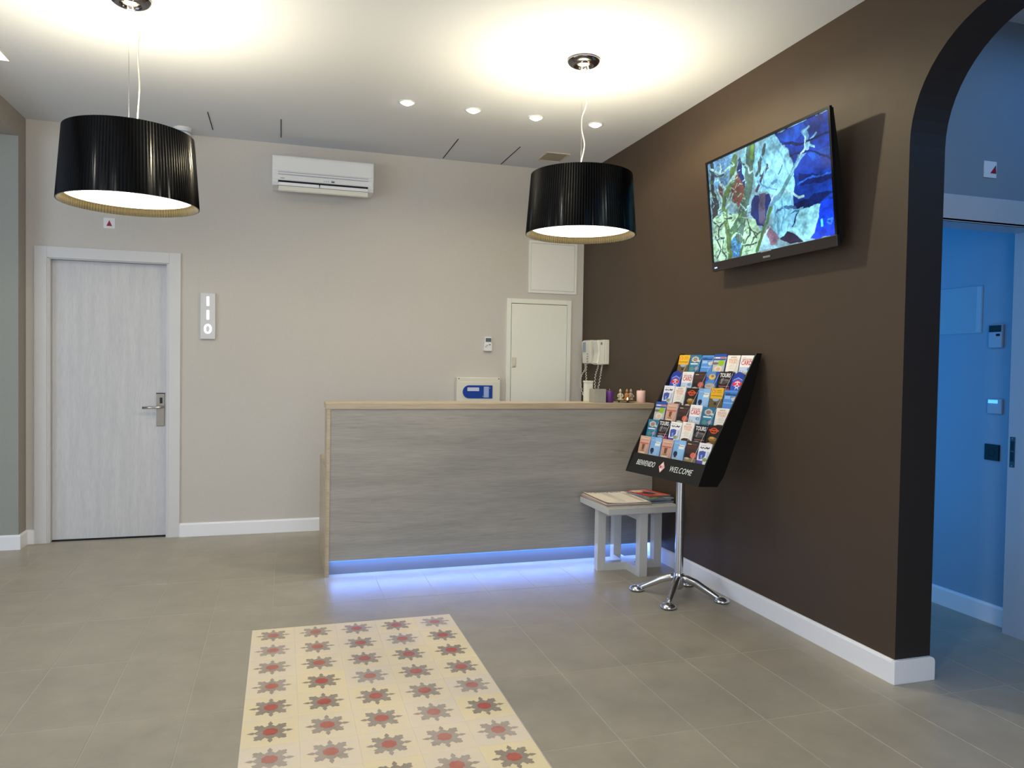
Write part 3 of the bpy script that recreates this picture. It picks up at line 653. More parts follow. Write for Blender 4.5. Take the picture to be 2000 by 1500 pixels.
ART = [('p', (205, 216, 190), [(0.014, 0.522), (0.194, 0.553), (0.412, 0.691), (0.451, 0.818), (0.421, 0.997), (-0.0, 1.0)]), ('p', (120, 150, 205), [(-0.0, 0.0), (0.22, 0.004), (0.3, 0.087), (0.207, 0.265), (0.102, 0.35), (0.004, 0.188)]), ('p', (150, 75, 70), [(0.226, 0.26), (0.278, 0.184), (0.337, 0.314), (0.317, 0.496), (0.268, 0.54), (0.2, 0.409)]), ('p', (140, 70, 75), [(0.087, 0.245), (0.143, 0.29), (0.111, 0.428), (0.076, 0.341)]), ('p', (35, 45, 110), [(0.278, 0.173), (0.314, 0.046), (0.34, 0.256), (0.334, 0.384)]), ('p', (60, 50, 60), [(0.015, 0.357), (0.087, 0.507), (0.012, 0.56)]), ('p', (165, 205, 240), [(0.32, 0.037), (0.374, 0.002), (0.362, 0.265), (0.329, 0.24)]), ('p', (165, 205, 240), [(0.432, 0.086), (0.549, 0.004), (0.621, 0.006), (0.667, 0.114), (0.72, 0.256), (0.744, 0.383), (0.737, 0.562), (0.724, 0.675), (0.599, 0.557), (0.53, 0.466), (0.445, 0.424), (0.421, 0.346)]), ('p', (25, 40, 105), [(0.422, 0.462), (0.55, 0.496), (0.555, 0.621), (0.485, 0.781), (0.431, 0.755), (0.38, 0.635), (0.384, 0.542)]), ('p', (95, 75, 110), [(0.466, 0.455), (0.519, 0.474), (0.486, 0.77), (0.438, 0.733)]), ('p', (20, 55, 160), [(0.611, 0.001), (1.0, 0.0), (1.001, 0.585), (1.006, 0.717), (0.779, 0.714), (0.718, 0.695), (0.741, 0.467), (0.733, 0.293), (0.685, 0.144)]), ('p', (30, 75, 185), [(0.631, 0.021), (0.822, 0.01), (0.856, 0.068), (0.723, 0.162)]), ('p', (35, 80, 190), [(0.84, 0.277), (0.995, 0.285), (0.998, 0.336), (0.864, 0.369)]), ('p', (15, 30, 100), [(0.771, 0.415), (0.996, 0.504), (0.999, 0.555), (0.776, 0.523)]), ('p', (12, 30, 95), [(0.72, 0.652), (0.908, 0.622), (1.004, 0.646), (0.914, 0.706), (0.779, 0.72)]), ('p', (150, 195, 235), [(0.562, 0.601), (0.629, 0.568), (0.721, 0.621), (0.712, 0.736), (0.637, 0.901), (0.596, 0.902), (0.557, 0.835)]), ('p', (150, 190, 235), [(0.668, 0.865), (0.713, 0.694), (0.798, 0.689), (0.776, 0.798), (0.697, 0.878)]), ('p', (170, 210, 240), [(0.697, 0.873), (0.77, 0.711), (0.914, 0.716), (0.883, 0.84), (0.825, 0.986), (0.779, 0.986)]), ('p', (40, 25, 60), [(0.596, 0.913), (0.668, 0.865), (0.778, 0.989), (0.673, 0.998)]), ('p', (20, 60, 225), [(0.918, 0.697), (1.006, 0.717), (1.0, 1.0), (0.829, 0.988), (0.883, 0.851)]), ('p', (170, 110, 140), [(0.477, 0.837), (0.517, 0.779), (0.558, 0.824), (0.596, 0.907), (0.552, 0.969), (0.511, 0.937)]), ('p', (175, 195, 225), [(0.43, 0.906), (0.483, 0.838), (0.532, 0.953), (0.614, 0.973), (0.592, 0.996), (0.427, 0.992)]), ('p', (70, 140, 225), [(0.173, 0.843), (0.232, 0.784), (0.278, 0.832), (0.259, 0.997), (0.173, 0.991)]), ('l', (45, 50, 60), 0.034, [(0.039, 0.025), (0.038, 0.302), (0.07, 0.464)]), ('l', (110, 125, 80), 0.047, [(0.266, 0.048), (0.22, 0.258), (0.123, 0.444), (0.161, 0.704), (0.161, 0.976)]), ('l', (95, 110, 105), 0.072, [(0.413, 0.009), (0.386, 0.24), (0.368, 0.396), (0.3, 0.61), (0.261, 0.804)]), ('l', (120, 140, 70), 0.029, [(0.424, 0.014), (0.414, 0.113)]), ('l', (90, 115, 90), 0.044, [(0.3, 0.61), (0.184, 0.759)]), ('l', (85, 90, 100), 0.022, [(0.537, 0.054), (0.477, 0.208), (0.44, 0.296)]), ('l', (80, 70, 95), 0.021, [(0.528, 0.252), (0.445, 0.424)]), ('l', (75, 65, 90), 0.009, [(0.467, 0.181), (0.472, 0.32), (0.538, 0.278)]), ('l', (205, 215, 225), 0.016, [(0.101, 0.225), (0.156, 0.295), (0.195, 0.26), (0.272, 0.194)]), ('l', (205, 215, 220), 0.015, [(0.079, 0.291), (0.117, 0.43), (0.081, 0.505)]), ('l', (110, 140, 160), 0.027, [(0.498, 0.739), (0.545, 0.618), (0.652, 0.499), (0.735, 0.369), (0.785, 0.284)]), ('l', (120, 150, 195), 0.028, [(0.755, 0.324), (0.833, 0.232), (0.845, 0.145), (0.824, 0.083)]), ('l', (150, 180, 215), 0.014, [(0.833, 0.232), (0.87, 0.177), (0.911, 0.136)]), ('l', (150, 180, 215), 0.011, [(0.824, 0.083), (0.857, 0.058)]), ('l', (200, 215, 230), 0.012, [(0.666, 0.52), (0.737, 0.572), (0.764, 0.614), (0.801, 0.616)]), ('l', (110, 135, 185), 0.014, [(0.599, 0.557), (0.546, 0.584), (0.522, 0.678)]), ('l', (80, 110, 70), 0.027, [(0.544, 0.64), (0.509, 0.731), (0.461, 0.844), (0.41, 0.983)]), ('l', (70, 75, 85), 0.012, [(0.011, 0.573), (0.073, 0.667), (0.054, 0.776), (0.119, 0.78)]), ('l', (70, 75, 85), 0.012, [(0.073, 0.667), (0.141, 0.599), (0.203, 0.605)]), ('l', (70, 75, 85), 0.009, [(0.299, 0.898), (0.36, 0.829), (0.353, 0.733), (0.384, 0.8), (0.404, 0.864)]), ('l', (80, 85, 80), 0.009, [(0.334, 0.644), (0.363, 0.771), (0.417, 0.832)]), ('l', (70, 75, 85), 0.009, [(0.31, 0.912), (0.402, 0.911)]), ('l', (120, 130, 70), 0.02, [(0.157, 0.789), (0.16, 0.989)]), ('l', (90, 110, 80), 0.019, [(0.301, 0.85), (0.259, 0.985)]), ('l', (60, 90, 180), 0.008, [(0.618, 0.354), (0.66, 0.284)]), ('l', (100, 140, 190), 0.01, [(0.569, 0.413), (0.605, 0.405)]), ('l', (20, 40, 110), 0.007, [(0.708, 0.843), (0.76, 0.719)]), ('p', (90, 210, 255), [(0.909, 0.848), (0.927, 0.843), (0.929, 0.905), (0.907, 0.904)]), ('l', (60, 120, 255), 0.008, [(0.956, 0.867), (0.977, 0.868), (0.972, 0.897), (0.955, 0.887)]), ('l', (70, 100, 150), 0.01, [(0.595, 0.667), (0.646, 0.656), (0.733, 0.678)]), ('l', (110, 150, 200), 0.008, [(0.567, 0.602), (0.602, 0.747), (0.587, 0.877)]), ('l', (70, 110, 160), 0.009, [(0.702, 0.733), (0.732, 0.71), (0.76, 0.714)]), ('l', (110, 150, 200), 0.009, [(0.638, 0.593), (0.649, 0.717), (0.619, 0.841)]), ('l', (130, 175, 220), 0.011, [(0.483, 0.052), (0.519, 0.225), (0.502, 0.377)]), ('l', (130, 175, 220), 0.01, [(0.626, 0.128), (0.681, 0.25), (0.686, 0.382)]), ('l', (110, 150, 205), 0.01, [(0.448, 0.356), (0.532, 0.433), (0.612, 0.485)]), ('l', (10, 25, 85), 0.012, [(0.686, 0.123), (0.816, 0.183), (0.998, 0.178)]), ('l', (12, 30, 100), 0.013, [(0.72, 0.245), (0.85, 0.25), (1.0, 0.387)]), ('l', (40, 90, 200), 0.009, [(0.759, 0.495), (0.878, 0.478), (0.996, 0.504)]), ('l', (190, 205, 225), 0.008, [(0.785, 0.284), (0.824, 0.218), (0.831, 0.138)]), ('l', (150, 180, 215), 0.009, [(0.843, 0.195), (0.89, 0.233)]), ('l', (150, 180, 215), 0.009, [(0.765, 0.328), (0.714, 0.403)]), ('l', (190, 205, 220), 0.009, [(0.612, 0.485), (0.547, 0.573)]), ('l', (200, 212, 222), 0.013, [(0.024, 0.057), (0.124, 0.159), (0.176, 0.131), (0.251, 0.114)]), ('l', (200, 212, 222), 0.011, [(0.083, 0.206), (0.126, 0.111), (0.116, 0.057)]), ('l', (195, 205, 215), 0.013, [(0.146, 0.489), (0.211, 0.449), (0.227, 0.369)]), ('l', (60, 70, 90), 0.012, [(0.01, 0.064), (0.085, 0.169), (0.149, 0.169)]), ('l', (85, 95, 110), 0.014, [(0.3, 0.087), (0.344, 0.153), (0.374, 0.258)]), ('l', (200, 210, 220), 0.01, [(0.356, 0.157), (0.397, 0.244), (0.431, 0.235)]), ('l', (200, 210, 220), 0.01, [(0.293, 0.512), (0.337, 0.574), (0.373, 0.539)]), ('l', (60, 65, 80), 0.011, [(0.029, 0.744), (0.075, 0.882), (0.031, 0.974)]), ('l', (60, 65, 80), 0.01, [(0.106, 0.789), (0.087, 0.91), (0.122, 0.981)]), ('l', (90, 95, 80), 0.009, [(0.356, 0.935), (0.382, 0.859), (0.451, 0.807)]), ('l', (225, 235, 250), 0.01, [(0.464, 0.891), (0.505, 0.832), (0.538, 0.796)])]
for q in ART:
    if q[0] == 'p': cv.poly(q[2], q[1])
    else: cv.line(q[3], q[2]*1.0, q[1], asp=sh/sw)
rg = np.random.RandomState(3)
for k in range(260):           # twigs, frost and dry leaves in the left half of the picture
    x, y = rg.rand()*.36, rg.rand(); a = rg.rand()*PI; l = .01+rg.rand()*.03
    c = [(215, 225, 225), (90, 105, 90), (70, 80, 100), (190, 200, 140)][rg.randint(4)]
    cv.line([(x, y), (x+l*math.cos(a), y+l*math.sin(a))], .006, c, asp=sh/sw, k=.7)
cv.X, cv.Y = X0, Y0
sh_ = 1+.5*soft(5, 14)+.35*soft(6, 40)+.3*soft(7, 90)
cv.a *= np.clip(sh_, .6, 1.25)[:, :, None]
cv.grain(.06)
# blue cast of the set
cv.a[:, :, 0] *= .84; cv.a[:, :, 1] *= 1.04
me = cv.mesh('screen', sw, sh, print_mat('lit screen', .15, 0.72))
me.transform(TM @ Matrix.Translation((0, -.0062, -hz+bot)))
obj('screen', me, None, tv)
obj('wall_bracket', MB().box(.085, .0995, -.2, .2, -.15, .12).box(.01, .086, -.16, -.13, -.12, .1).box(.01, .086, .13, .16, -.12, .1), dark_m, tv)

# ------------------------------------------------------------------ intercom phones on the brown wall
def cord(pts, rad=.0045):
    """coiled cord along a path"""
    P = [Vector(p) for p in pts]; out = []
    n = 150
    for i in range(n+1):
        s = i/n*(len(P)-1); k = min(int(s), len(P)-2); tt = s-k
        a = P[max(k-1, 0)]; b = P[k]; c = P[k+1]; d = P[min(k+2, len(P)-1)]
        q = .5*((2*b)+(c-a)*tt+(2*a-5*b+4*c-d)*tt*tt+(3*b-a-3*c+d)*tt**3)
        w = i*1.15; out.append(q+Vector((.0052*math.cos(w), .0052*math.sin(w), 0)))
    return MB().tube(out, .0031, 6)
ip = thing('intercom_phone', 'white intercom phone with a grey screen, left of the two', 'intercom', (0, -.225, 1.46), 0, 'intercom phones on the brown wall')
obj('body', MB().prism([(-.0, -.095), (-.0, .105), (-.045, .105), (-.06, .09), (-.052, -.09), (-.03, -.098)], 'y', -.088, .088, bev=.004), cream_p, ip)
obj('screen', MB().prism([(-.062, .006), (-.0625, .088), (-.05, .088), (-.05, .006)], 'y', .0, .062), mat('lcd blue grey', (140, 150, 175), .12), ip)
for k in range(4): obj('button', MB().box(-.0625, -.05, -.040, -.030, -.015-.021*k, -.009-.021*k), mat('button grey', (120, 116, 112), .4), ip)
obj('coiled_cord', cord([(-.04, .055, -.09), (-.04, .05, -.14), (-.06, .08, -.20), (-.06, .10, -.26), (-.05, .06, -.36), (-.05, .0, -.34), (-.05, -.005, -.25), (-.045, .02, -.17), (-.04, .02, -.09)]), cream_p, ip)
ip2 = thing('intercom_phone', 'white intercom phone with plain handset, right of the two', 'intercom', (0, -.465, 1.455), 0, 'intercom phones on the brown wall')
obj('body', MB().box(-.04, 0, -.115, .11, -.095, .105, bev=.006), cream_p, ip2)
obj('side_plate', MB().box(-.05, -.04, -.115, -.04, -.095, .105, bev=.003), cream_p, ip2)
obj('handset', MB().prism([(-.02, -.1), (-.02, .105), (-.06, .105), (-.07, .095), (-.062, .05), (-.054, 0), (-.062, -.05), (-.07, -.085), (-.06, -.098)], 'y', -.025, .08, bev=.007), cream_p, ip2)
obj('speaker_mark', MB().box(-.0515, -.0495, -.085, -.055, .065, .085), mat('button grey', (120, 116, 112), .4), ip2)
obj('coiled_cord', cord([(-.03, .035, -.09), (-.035, .03, -.12), (-.045, .055, -.19), (-.05, .05, -.28), (-.05, .02, -.335), (-.05, -.02, -.28), (-.045, -.045, -.19), (-.04, -.055, -.13), (-.03, -.05, -.09)]), cream_p, ip2)

# ------------------------------------------------------------------ things on the counter top
CT = 1.09
t = thing('planter_box', 'tall white square box with a rim behind the grey box on the counter', 'box', (-.430, -1.175, CT))
obj('body', MB().box(-.026, .026, -.026, .026, 0, .138, bev=.002), cream_p, t); obj('rim', MB().box(-.029, .029, -.029, .029, .138, .15, bev=.002), cream_p, t)
t = thing('planter_box', 'low grey square box on the counter beside the purple candle', 'box', (-.393, -1.262, CT))
obj('body', MB().box(-.045, .045, -.045, .045, 0, .096, bev=.0025), mat('grey felt board', (156, 154, 142), .8, noise=.08, nscale=60), t)
obj('lining', MB().box(-.039, .039, -.039, .039, .0945, .0965), gap_m, t)
def candle(label, x, y, rr, h, c, cid):
    t = thing('candle', label, 'candle', (x, y, CT))
    m = mat(cid, c, .45, noise=.06, nscale=30)
    obj('wax', MB().lathe([(0, 0), (rr-.002, 0), (rr, .002), (rr, h-.003), (rr-.003, h), (rr*.55, h-.002), (0, h-.004)], n=32), m, t)
    obj('wick', MB().tube([(0, 0, h-.005), (.001, 0, h+.006), (0, .001, h+.013)], .0012, 6), mat('wick', (215, 205, 200), .8), t)
candle('purple pillar candle on the counter', -.307, -1.274, .0285, .083, (92, 44, 120), 'purple wax')
candle('pale pink pillar candle at the right end of the counter', -.066, -1.285, .0315, .086, (240, 202, 194), 'pink wax')
t = thing('tray', 'small dark tray under the three figurines on the counter', 'tray', (-.186, -1.272, CT))
obj('plate', MB().lathe([(0, .014), (.056, .014), (.064, .019), (.066, .019), (.06, .011), (0, .010)], n=36), mat('bronze tray', (110, 88, 66), .35, .6), t)
for k in range(3):
    a = 2*PI*k/3+.5; obj('foot', MB().lathe([(0, 0), (.006, .002), (.006, .008), (0, .012)], (.042*math.cos(a), .042*math.sin(a), 0), 14), mat('bronze tray', (110, 88, 66), .35, .6), t)
def figurine(label, x, y, rot, cid, c, s=1.0):
    t = thing('figurine', label, 'figurine', (x, y, CT+.0145), rot, 'seated figurines on the tray')
    m = mat(cid, c, .5, noise=.12, nscale=80)
    b = MB().lathe([(0, 0), (.021*s, 0), (.023*s, .006), (.020*s, .013), (.0145*s, .022), (.0135*s, .034), (.0165*s, .043), (.013*s, .050), (.0055*s, .054), (0, .055)], n=20)
    b.v = [(x*.85, y*1.0, z) for x, y, z in b.v]
    b.tube([(-.014*s, -.004, .045), (-.019*s, -.012, .03), (-.006*s, -.02, .021)], [.0042, .0045, .0035], 8).tube([(.014*s, -.004, .045), (.019*s, -.012, .03), (.006*s, -.02, .021)], [.0042, .0045, .0035], 8)
    b.tube([(-.02*s, -.004, .007), (0, -.018, .006), (.02*s, -.004, .007)], .0055, 8)
    obj('body', b, m, t)
    h = MB().lathe([(0, 0), (.0045, .001), (.0085, .008), (.0092, .014), (.0080, .020), (.0050, .0235), (.0040, .027), (.0018, .0295), (0, .03)], (0, -.002, .053), 18)
    h.lathe([(0, -.004), (.0022, 0), (0, .004)], (0, -.011, .065), 8)
    obj('head', h, m, t)
figurine('pale figurine alone at the left of the tray', -.222, -1.272, -.4, 'pale stone', (196, 186, 160))
figurine('golden brown figurine lit by the tea light in the middle of the tray', -.168, -1.262, .1, 'amber resin', (178, 128, 76))
figurine('grey figurine at the right of the tray', -.131, -1.249, .5, 'grey stone', (165, 158, 142))
t = thing('tea_light', 'burning tea light candle on the tray before the figurines', 'candle', (-.181, -1.305, CT+.0145))
obj('cup', MB().lathe([(0, 0), (.013, 0), (.014, .001), (.014, .008), (.013, .008), (.013, .006), (0, .006)], n=22), chrome_m, t)
obj('flame', MB().lathe([(0, .007), (.0035, .011), (.003, .016), (0, .023)], n=12), mat('flame', (255, 255, 255), .5, emit=(255, 205, 120), estr=12), t)

# ------------------------------------------------------------------ side table with papers
st = thing('side_table', 'small light grey square side table in front of the counter', 'table', (-.305, -1.615, 0))
tw = mat('pale grey table lacquer', (196, 194, 190), .4, noise=.03)
hx, hy = .255, .235
obj('table_top', MB().box(-hx, hx, -hy, hy, .41, .45, bev=.002), tw, st)
L_ = .028; R_ = .205
for x, y in ((-R_, 0), (R_, 0), (0, -R_+.01), (0, R_-.01)): obj('leg', MB().box(x-L_, x+L_, y-L_, y+L_, 0, .41, bev=.0015), tw, st)
for z in (0, .36):
    obj('cross_rail', MB().box(-R_+L_, R_-L_, -L_, L_, z, z+.05), tw, st)
    obj('cross_rail', MB().box(-L_, L_, L_, R_-.01-L_, z, z+.05).box(-L_, L_, -R_+.01+L_, -L_, z, z+.05), tw, st)
TT = .45
inkm = print_mat('newsprint', .7)
def sheet_mesh(c, w, d, name, curl=.0, seed=0):
    me = c.mesh(name, w, d, inkm); rg = random.Random(seed); ph = rg.random()*6
    for vv in me.vertices:
        x, y, z = vv.co; uu, vv2 = x/w+.5, z/d
        lift = curl*(max(0, .25-uu)/.25)**2*.9+curl*.5*(max(0, .2-vv2)/.2)**2+.0012*math.sin(7*uu+ph)
        vv.co = (x, z-d/2, .0006+lift)
    return me
def paper(name, label, cat, loc, rot, w, d, th, c, group, edge=(214, 206, 190), curl=.004, seed=0):
    t = thing(name, label, cat, loc, rot, group)
    em = mat('paper edge %d %d %d' % edge, edge, .8, noise=.10, nscale=120)
    b = MB(); nl = max(2, int(th/.0022)); rg = random.Random(seed)
    for k in range(nl):
        o1, o2 = rg.uniform(-.003, .003), rg.uniform(-.003, .003)
        b.box(-w/2+o1, w/2+o1*.5, -d/2+o2, d/2+o2*.5, th*k/nl, th*(k+.82)/nl)
    obj('pages', b, em, t)
    me = sheet_mesh(c, w, d, 'front_page', curl, seed)
    obj('front_page', me, None, t, (0, 0, th))
    return t
def news_canvas(seed):
    c = Canvas(64, 90, (244, 234, 216)); rg = np.random.RandomState(seed)
    x = .06
    for k in range(11):
        w = .03+rg.rand()*.08; c.rect(x, .03, min(x+w, .93), .075, (70, 62, 58) if rg.rand() > .25 else (150, 70, 60), .85); x += w+.02
        if x > .9: break
    for k in range(20): c.rect(.06, .15+.041*k, .74, .158+.041*k, (190, 180, 165), .45)
    for k in range(12): c.rect(.84, .14+.066*k, .93, .17+.066*k, (140, 90, 75), .7)
    c.rect(0, 0, .03, 1, (205, 110, 95), .5); return c
N0 = (-.40, -1.605, TT)
paper('newspaper', 'folded newspaper at the bottom of the left pile on the side table', 'newspaper', (-.398, -1.612, TT), -.02, .31, .42, .008, news_canvas(1), 'newspapers on the side table', seed=1, curl=0)
paper('newspaper', 'middle newspaper of the left pile on the side table', 'newspaper', (-.402, -1.606, TT+.0092), .015, .31, .42, .007, news_canvas(2), 'newspapers on the side table', edge=(200, 170, 165), seed=2, curl=0)
paper('newspaper', 'cream newspaper with dark headline, topmost of the left pile', 'newspaper', (-.400, -1.610, TT+.0180), -.01, .31, .42, .007, news_canvas(3), 'newspapers on the side table', seed=3, curl=.006)
def mag(seed, base, blobs):
    c = Canvas(44, 58, base); rg = np.random.RandomState(seed)
    for col in blobs:
        c.ell(.2+.6*rg.rand(), .2+.7*rg.rand(), .15+.2*rg.rand(), .1+.15*rg.rand(), col)
    c.rect(.08, .05, .85, .13, (235, 235, 230), .8); c.grain(.25, seed); return c
mags = [('blue grey magazine at the bottom of the right pile', (120, 135, 150), [(90, 100, 120), (150, 160, 170)], (-.136, -1.612), .05, .012),
        ('second magazine from the bottom of the right pile, grey cover', (150, 152, 155), [(110, 110, 120)], (-.14, -1.60), -.06, .009),
        ('green and grey magazine near the top of the right pile', (120, 130, 120), [(150, 175, 60), (70, 85, 95), (60, 110, 60)], (-.142, -1.615), .10, .007),
        ('red magazine on top of the right pile', (205, 66, 48), [(235, 110, 70), (225, 200, 150), (60, 60, 70)], (-.150, -1.575), .22, .006)]
z = TT
for k, (lab, base, bl_, (mx, my), ro, th) in enumerate(mags):
    paper('magazine', lab, 'magazine', (mx, my, z), ro, .185, .255, th, mag(k+5, base, bl_), 'magazines on the side table', edge=(158, 166, 176), seed=k+20, curl=.003 if k == 3 else 0)
    z += th+.0022

# ------------------------------------------------------------------ brochure stand
RA = 0.181; RW = .644; RU = .081
VT, ZT_, VB, ZB_, VU, ZU = .169, .833, .222, .721, -.176, 1.424
bs = thing('brochure_stand', 'black brochure stand with WELCOME front on a chrome pole and four feet', 'brochure stand', (-.29, -2.26, 0), RA-PI/2)
# local frame: x = viewer's right along the rack, y = towards the wall, z up; v (towards the viewer) = -y
def V2(v, z): return (-v, z)
hw = RW/2; xl, xr = RU-hw, RU+hw
side = [V2(VB, ZB_), V2(VT+.004, ZT_+.004), V2(VU+.006, ZU+.006), V2(-.209, ZU+.006), V2(-.127, 1.15), V2(.048, .763), V2(.092, .712)]
obj('side_panel', MB().prism(side, 'x', xr-.008, xr), black_m, bs); obj('side_panel', MB().prism(side, 'x', xl, xl+.008), black_m, bs)
fp = obj('front_panel', MB().prism([V2(VB, ZB_), V2(VT, ZT_), V2(VT-.006, ZT_-.002), V2(VB-.006, ZB_)], 'x', xl+.008, xr-.008), black_m, bs)
obj('bottom_panel', MB().prism([V2(VB-.006, ZB_), V2(VB-.006, ZB_+.006), V2(.092, .720), V2(.092, .713)], 'x', xl+.008, xr-.008), black_m, bs)
obj('back_panel', MB().prism([V2(.092, .714), V2(.052, .765), V2(-.121, 1.15), V2(-.2, ZU), V2(-.209, ZU), V2(-.126, 1.15), V2(.046, .763), V2(.088, .712)], 'x', xl+.008, xr-.008), black_m, bs)
clear = mat('clear acrylic', (235, 240, 245), .05, trans=1.0, ior=1.2, alpha=.55)
edge_m = mat('acrylic edge', (208, 212, 222), .25)
# shelves and pockets: six rows from the top
NR, DZ = 6, .0975; SL = (VT-VU)/(ZU-ZT_); PHI = math.radians(13)
def row_top(k): z = ZU-DZ*k; return VU+(ZU-z)*SL, z
BH, BW = .205, .0975
cw_ = (RW-.016)/6
for k in range(NR):
    v, z = row_top(k)
    zb = z-.118; vb = v+.118*math.tan(PHI)
    for i in range(1, 6):
        x = xl+.008+i*cw_
        v2, z2 = row_top(k+1)
        vv = v2+.018; e = MB()
        # slanting clear divider with a bright edge
        a0, a1 = V2(v+.012, z-.012), V2(v2+.010, z2-.004)
        e.prism([a0, a1, V2(v2-.03, z2-.004), V2(v-.025, z-.012)], 'x', x-.0008, x+.0008, 1)
        e.prism([a0, a1, (a1[0]+.0016, a1[1]+.0012), (a0[0]+.0016, a0[1]+.0012)], 'x', x-.0011, x+.0011, 0)
        obj('divider', e, [edge_m, clear], bs)
# lettering on the front panel
FM = Matrix.Translation((0, 0, 0))
ang = math.atan2(VB-VT, ZT_-ZB_)       # the panel leans back
pm = mat('white print', (240, 244, 236), .5)
def on_panel(o, x, s=.5):
    vv = VB+(VT-VB)*s; zz = ZB_+(ZT_-ZB_)*s
    o.rotation_euler = (-ang, 0, 0); o.location = (x, -vv-.0012, zz)
lt = lettering('BIENVENIDO', .047, pm, fp, (0, 0, 0), xs=.62, shear=.18, bold=-.0003); on_panel(lt, RU-.165, .55)
lt = lettering('WELCOME', .047, pm, fp, (0, 0, 0), xs=.78, shear=.22, space=1.08, bold=-.0002); on_panel(lt, RU+.145, .52)
dm = obj('diamond_logo', MB().prism([(-.026, 0), (0, -.034), (.026, 0), (0, .034)], 'y', -.0006, .0002), mat('logo pink', (232, 150, 140), .5), fp); on_panel(dm, RU-.015, .53)
dm2 = obj('diamond_logo', MB().prism([(-.022, 0), (0, -.029), (.022, 0), (0, .029)], 'y', -.0012, -.0004), mat('logo white', (240, 225, 220), .5), fp); on_panel(dm2, RU-.015, .53)
lt = lettering('M11', .024, mat('logo red', (196, 40, 50), .5), fp, (0, 0, 0), xs=.8, shear=.1, bold=.0006); on_panel(lt, RU-.015, .53); lt.location[1] -= .0016
# pole and feet
ps = thing; PR = .025
obj('pole', MB().cyl((0, 0, .10), PR, .77, 28), chrome_m, bs)
obj('hub', MB().lathe([(0, .045), (.02, .046), (.03, .056), (.031, .12), (.027, .135), (.0255, .14)], n=28), chrome_m, bs)
for k in range(4):
    a = math.radians(48+90*k)-(RA-PI/2)
    d = Vector((math.cos(a), math.sin(a), 0))
    P = [d*.012+Vector((0, 0, .112)), d*.05+Vector((0, 0, .108)), d*.10+Vector((0, 0, .092)), d*.16+Vector((0, 0, .06)), d*.215+Vector((0, 0, .03)), d*.245+Vector((0, 0, .022))]
    lg = obj('leg', MB().tube(P, [.019, .022, .0215, .0195, .016, .012], 14), chrome_m, bs)
    fc = d*.25
    obj('foot', MB().lathe([(0, .033), (.018, .031), (.039, .022), (.045, .013), (.044, .006), (.037, .004), (0, .004)], fc[:], 28), chrome_m, lg)
    obj('glide', MB().cyl((fc.x, fc.y, 0), .034, .005, 24), dark_m, lg)
obj('pole_bracket', MB().box(-.06, .06, -.006, .028, .80, .87, bev=.003), dark_m, bs)

# ------------------------------------------------------------------ the brochures: twelve kinds, thirty-six stacks
ink = print_mat('brochure print', .3)
def cvs(base): return Canvas(36, 58, base)
VIS = .54                      # share of a cover that its pocket leaves in sight
def d_yellow():
    c = cvs((232, 178, 34)); c.rect(0, .5, 1, 1, (110, 92, 60)); c.ell(.5, .47, .62, .10, (232, 178, 34)); c.ell(.5, .60, .26, .07, (150, 175, 205)); c.poly([(.3, .56), (.7, .56), (.6, .66), (.4, .66)], (150, 175, 205))
    c.ell(.22, .18, .14, .07, (225, 95, 60)); c.ell(.22, .18, .08, .04, (235, 200, 120)); c.rect(.48, .12, .82, .145, (60, 45, 20)); c.rect(.48, .2, .9, .22, (130, 95, 20)); c.rect(.06, .38, .94, .42, (150, 105, 20)); c.ell(.5, .8, .12, .07, (60, 45, 40)); return c
def d_teal():
    c = cvs((32, 118, 158)); c.ell(.47, .25, .30, .15, (210, 205, 185))
    for k in range(12): c.ell(.47+.31*math.cos(k*.524), .25+.155*math.sin(k*.524), .05, .025, (190, 190, 150) if k % 2 else (210, 120, 90))
    c.ell(.47, .25, .2, .10, (60, 130, 160)); c.ell(.47, .25, .14, .07, (190, 120, 100)); c.ell(.8, .34, .12, .06, (200, 210, 190))
    c.rect(.12, .47, .78, .53, (225, 235, 235)); c.rect(.12, .58, .9, .60, (90, 165, 190)); c.ell(.3, .78, .22, .12, (90, 140, 130)); c.ell(.72, .75, .16, .10, (180, 150, 160)); return c
def d_lightblue():
    c = cvs((88, 146, 216)); c.rect(0, .1, 1, .26, (62, 116, 190)); c.rect(.08, .13, .45, .17, (20, 45, 90)); c.rect(.08, .2, .92, .25, (25, 50, 100)); c.rect(.08, .3, .5, .44, (150, 190, 235)); c.poly([(.55, .40), (1, .30), (1, .52), (.7, .54)], (205, 200, 190)); c.rect(.06, .62, .9, .68, (150, 190, 238)); return c
def d_lime():
    c = cvs((190, 192, 190)); c.rect(0, 0, 1, .16, (40, 84, 170)); c.rect(.05, .17, .95, .23, (210, 90, 80)); c.rect(0, .25, 1, .33, (36, 80, 165)); c.rect(.1, .18, .5, .22, (230, 230, 240)); c.ell(.68, .47, .3, .15, (150, 190, 40)); c.ell(.2, .5, .25, .07, (120, 112, 108)); c.ell(.5, .78, .35, .14, (225, 215, 190)); c.ell(.5, .8, .18, .1, (222, 178, 150)); return c
def d_walk():
    c = cvs((244, 236, 224)); c.rect(.3, .04, .72, .05, (200, 190, 185), .7)
    for k, w in enumerate((.22, .28, .2, .26)): c.rect(.5-w, .50+.07*k, .5+w*.8, .515+.07*k, (190, 170, 160), .8)
    c.ell(.5, .95, .4, .13, (70, 54, 42)); return c
def d_card():
    c = cvs((248, 244, 240)); c.rect(0, .60, 1, 1, (196, 214, 232)); c.ell(.77, .70, .16, .08, (70, 130, 190)); c.ell(.77, .70, .08, .04, (150, 190, 225)); c.rect(.12, .76, .18, .9, (190, 165, 130)); c.rect(.3, .78, .36, .9, (180, 150, 120)); c.rect(.1, .88, .7, 1, (200, 185, 160)); c.rect(.15, .1, .4, .12, (190, 170, 170)); return c
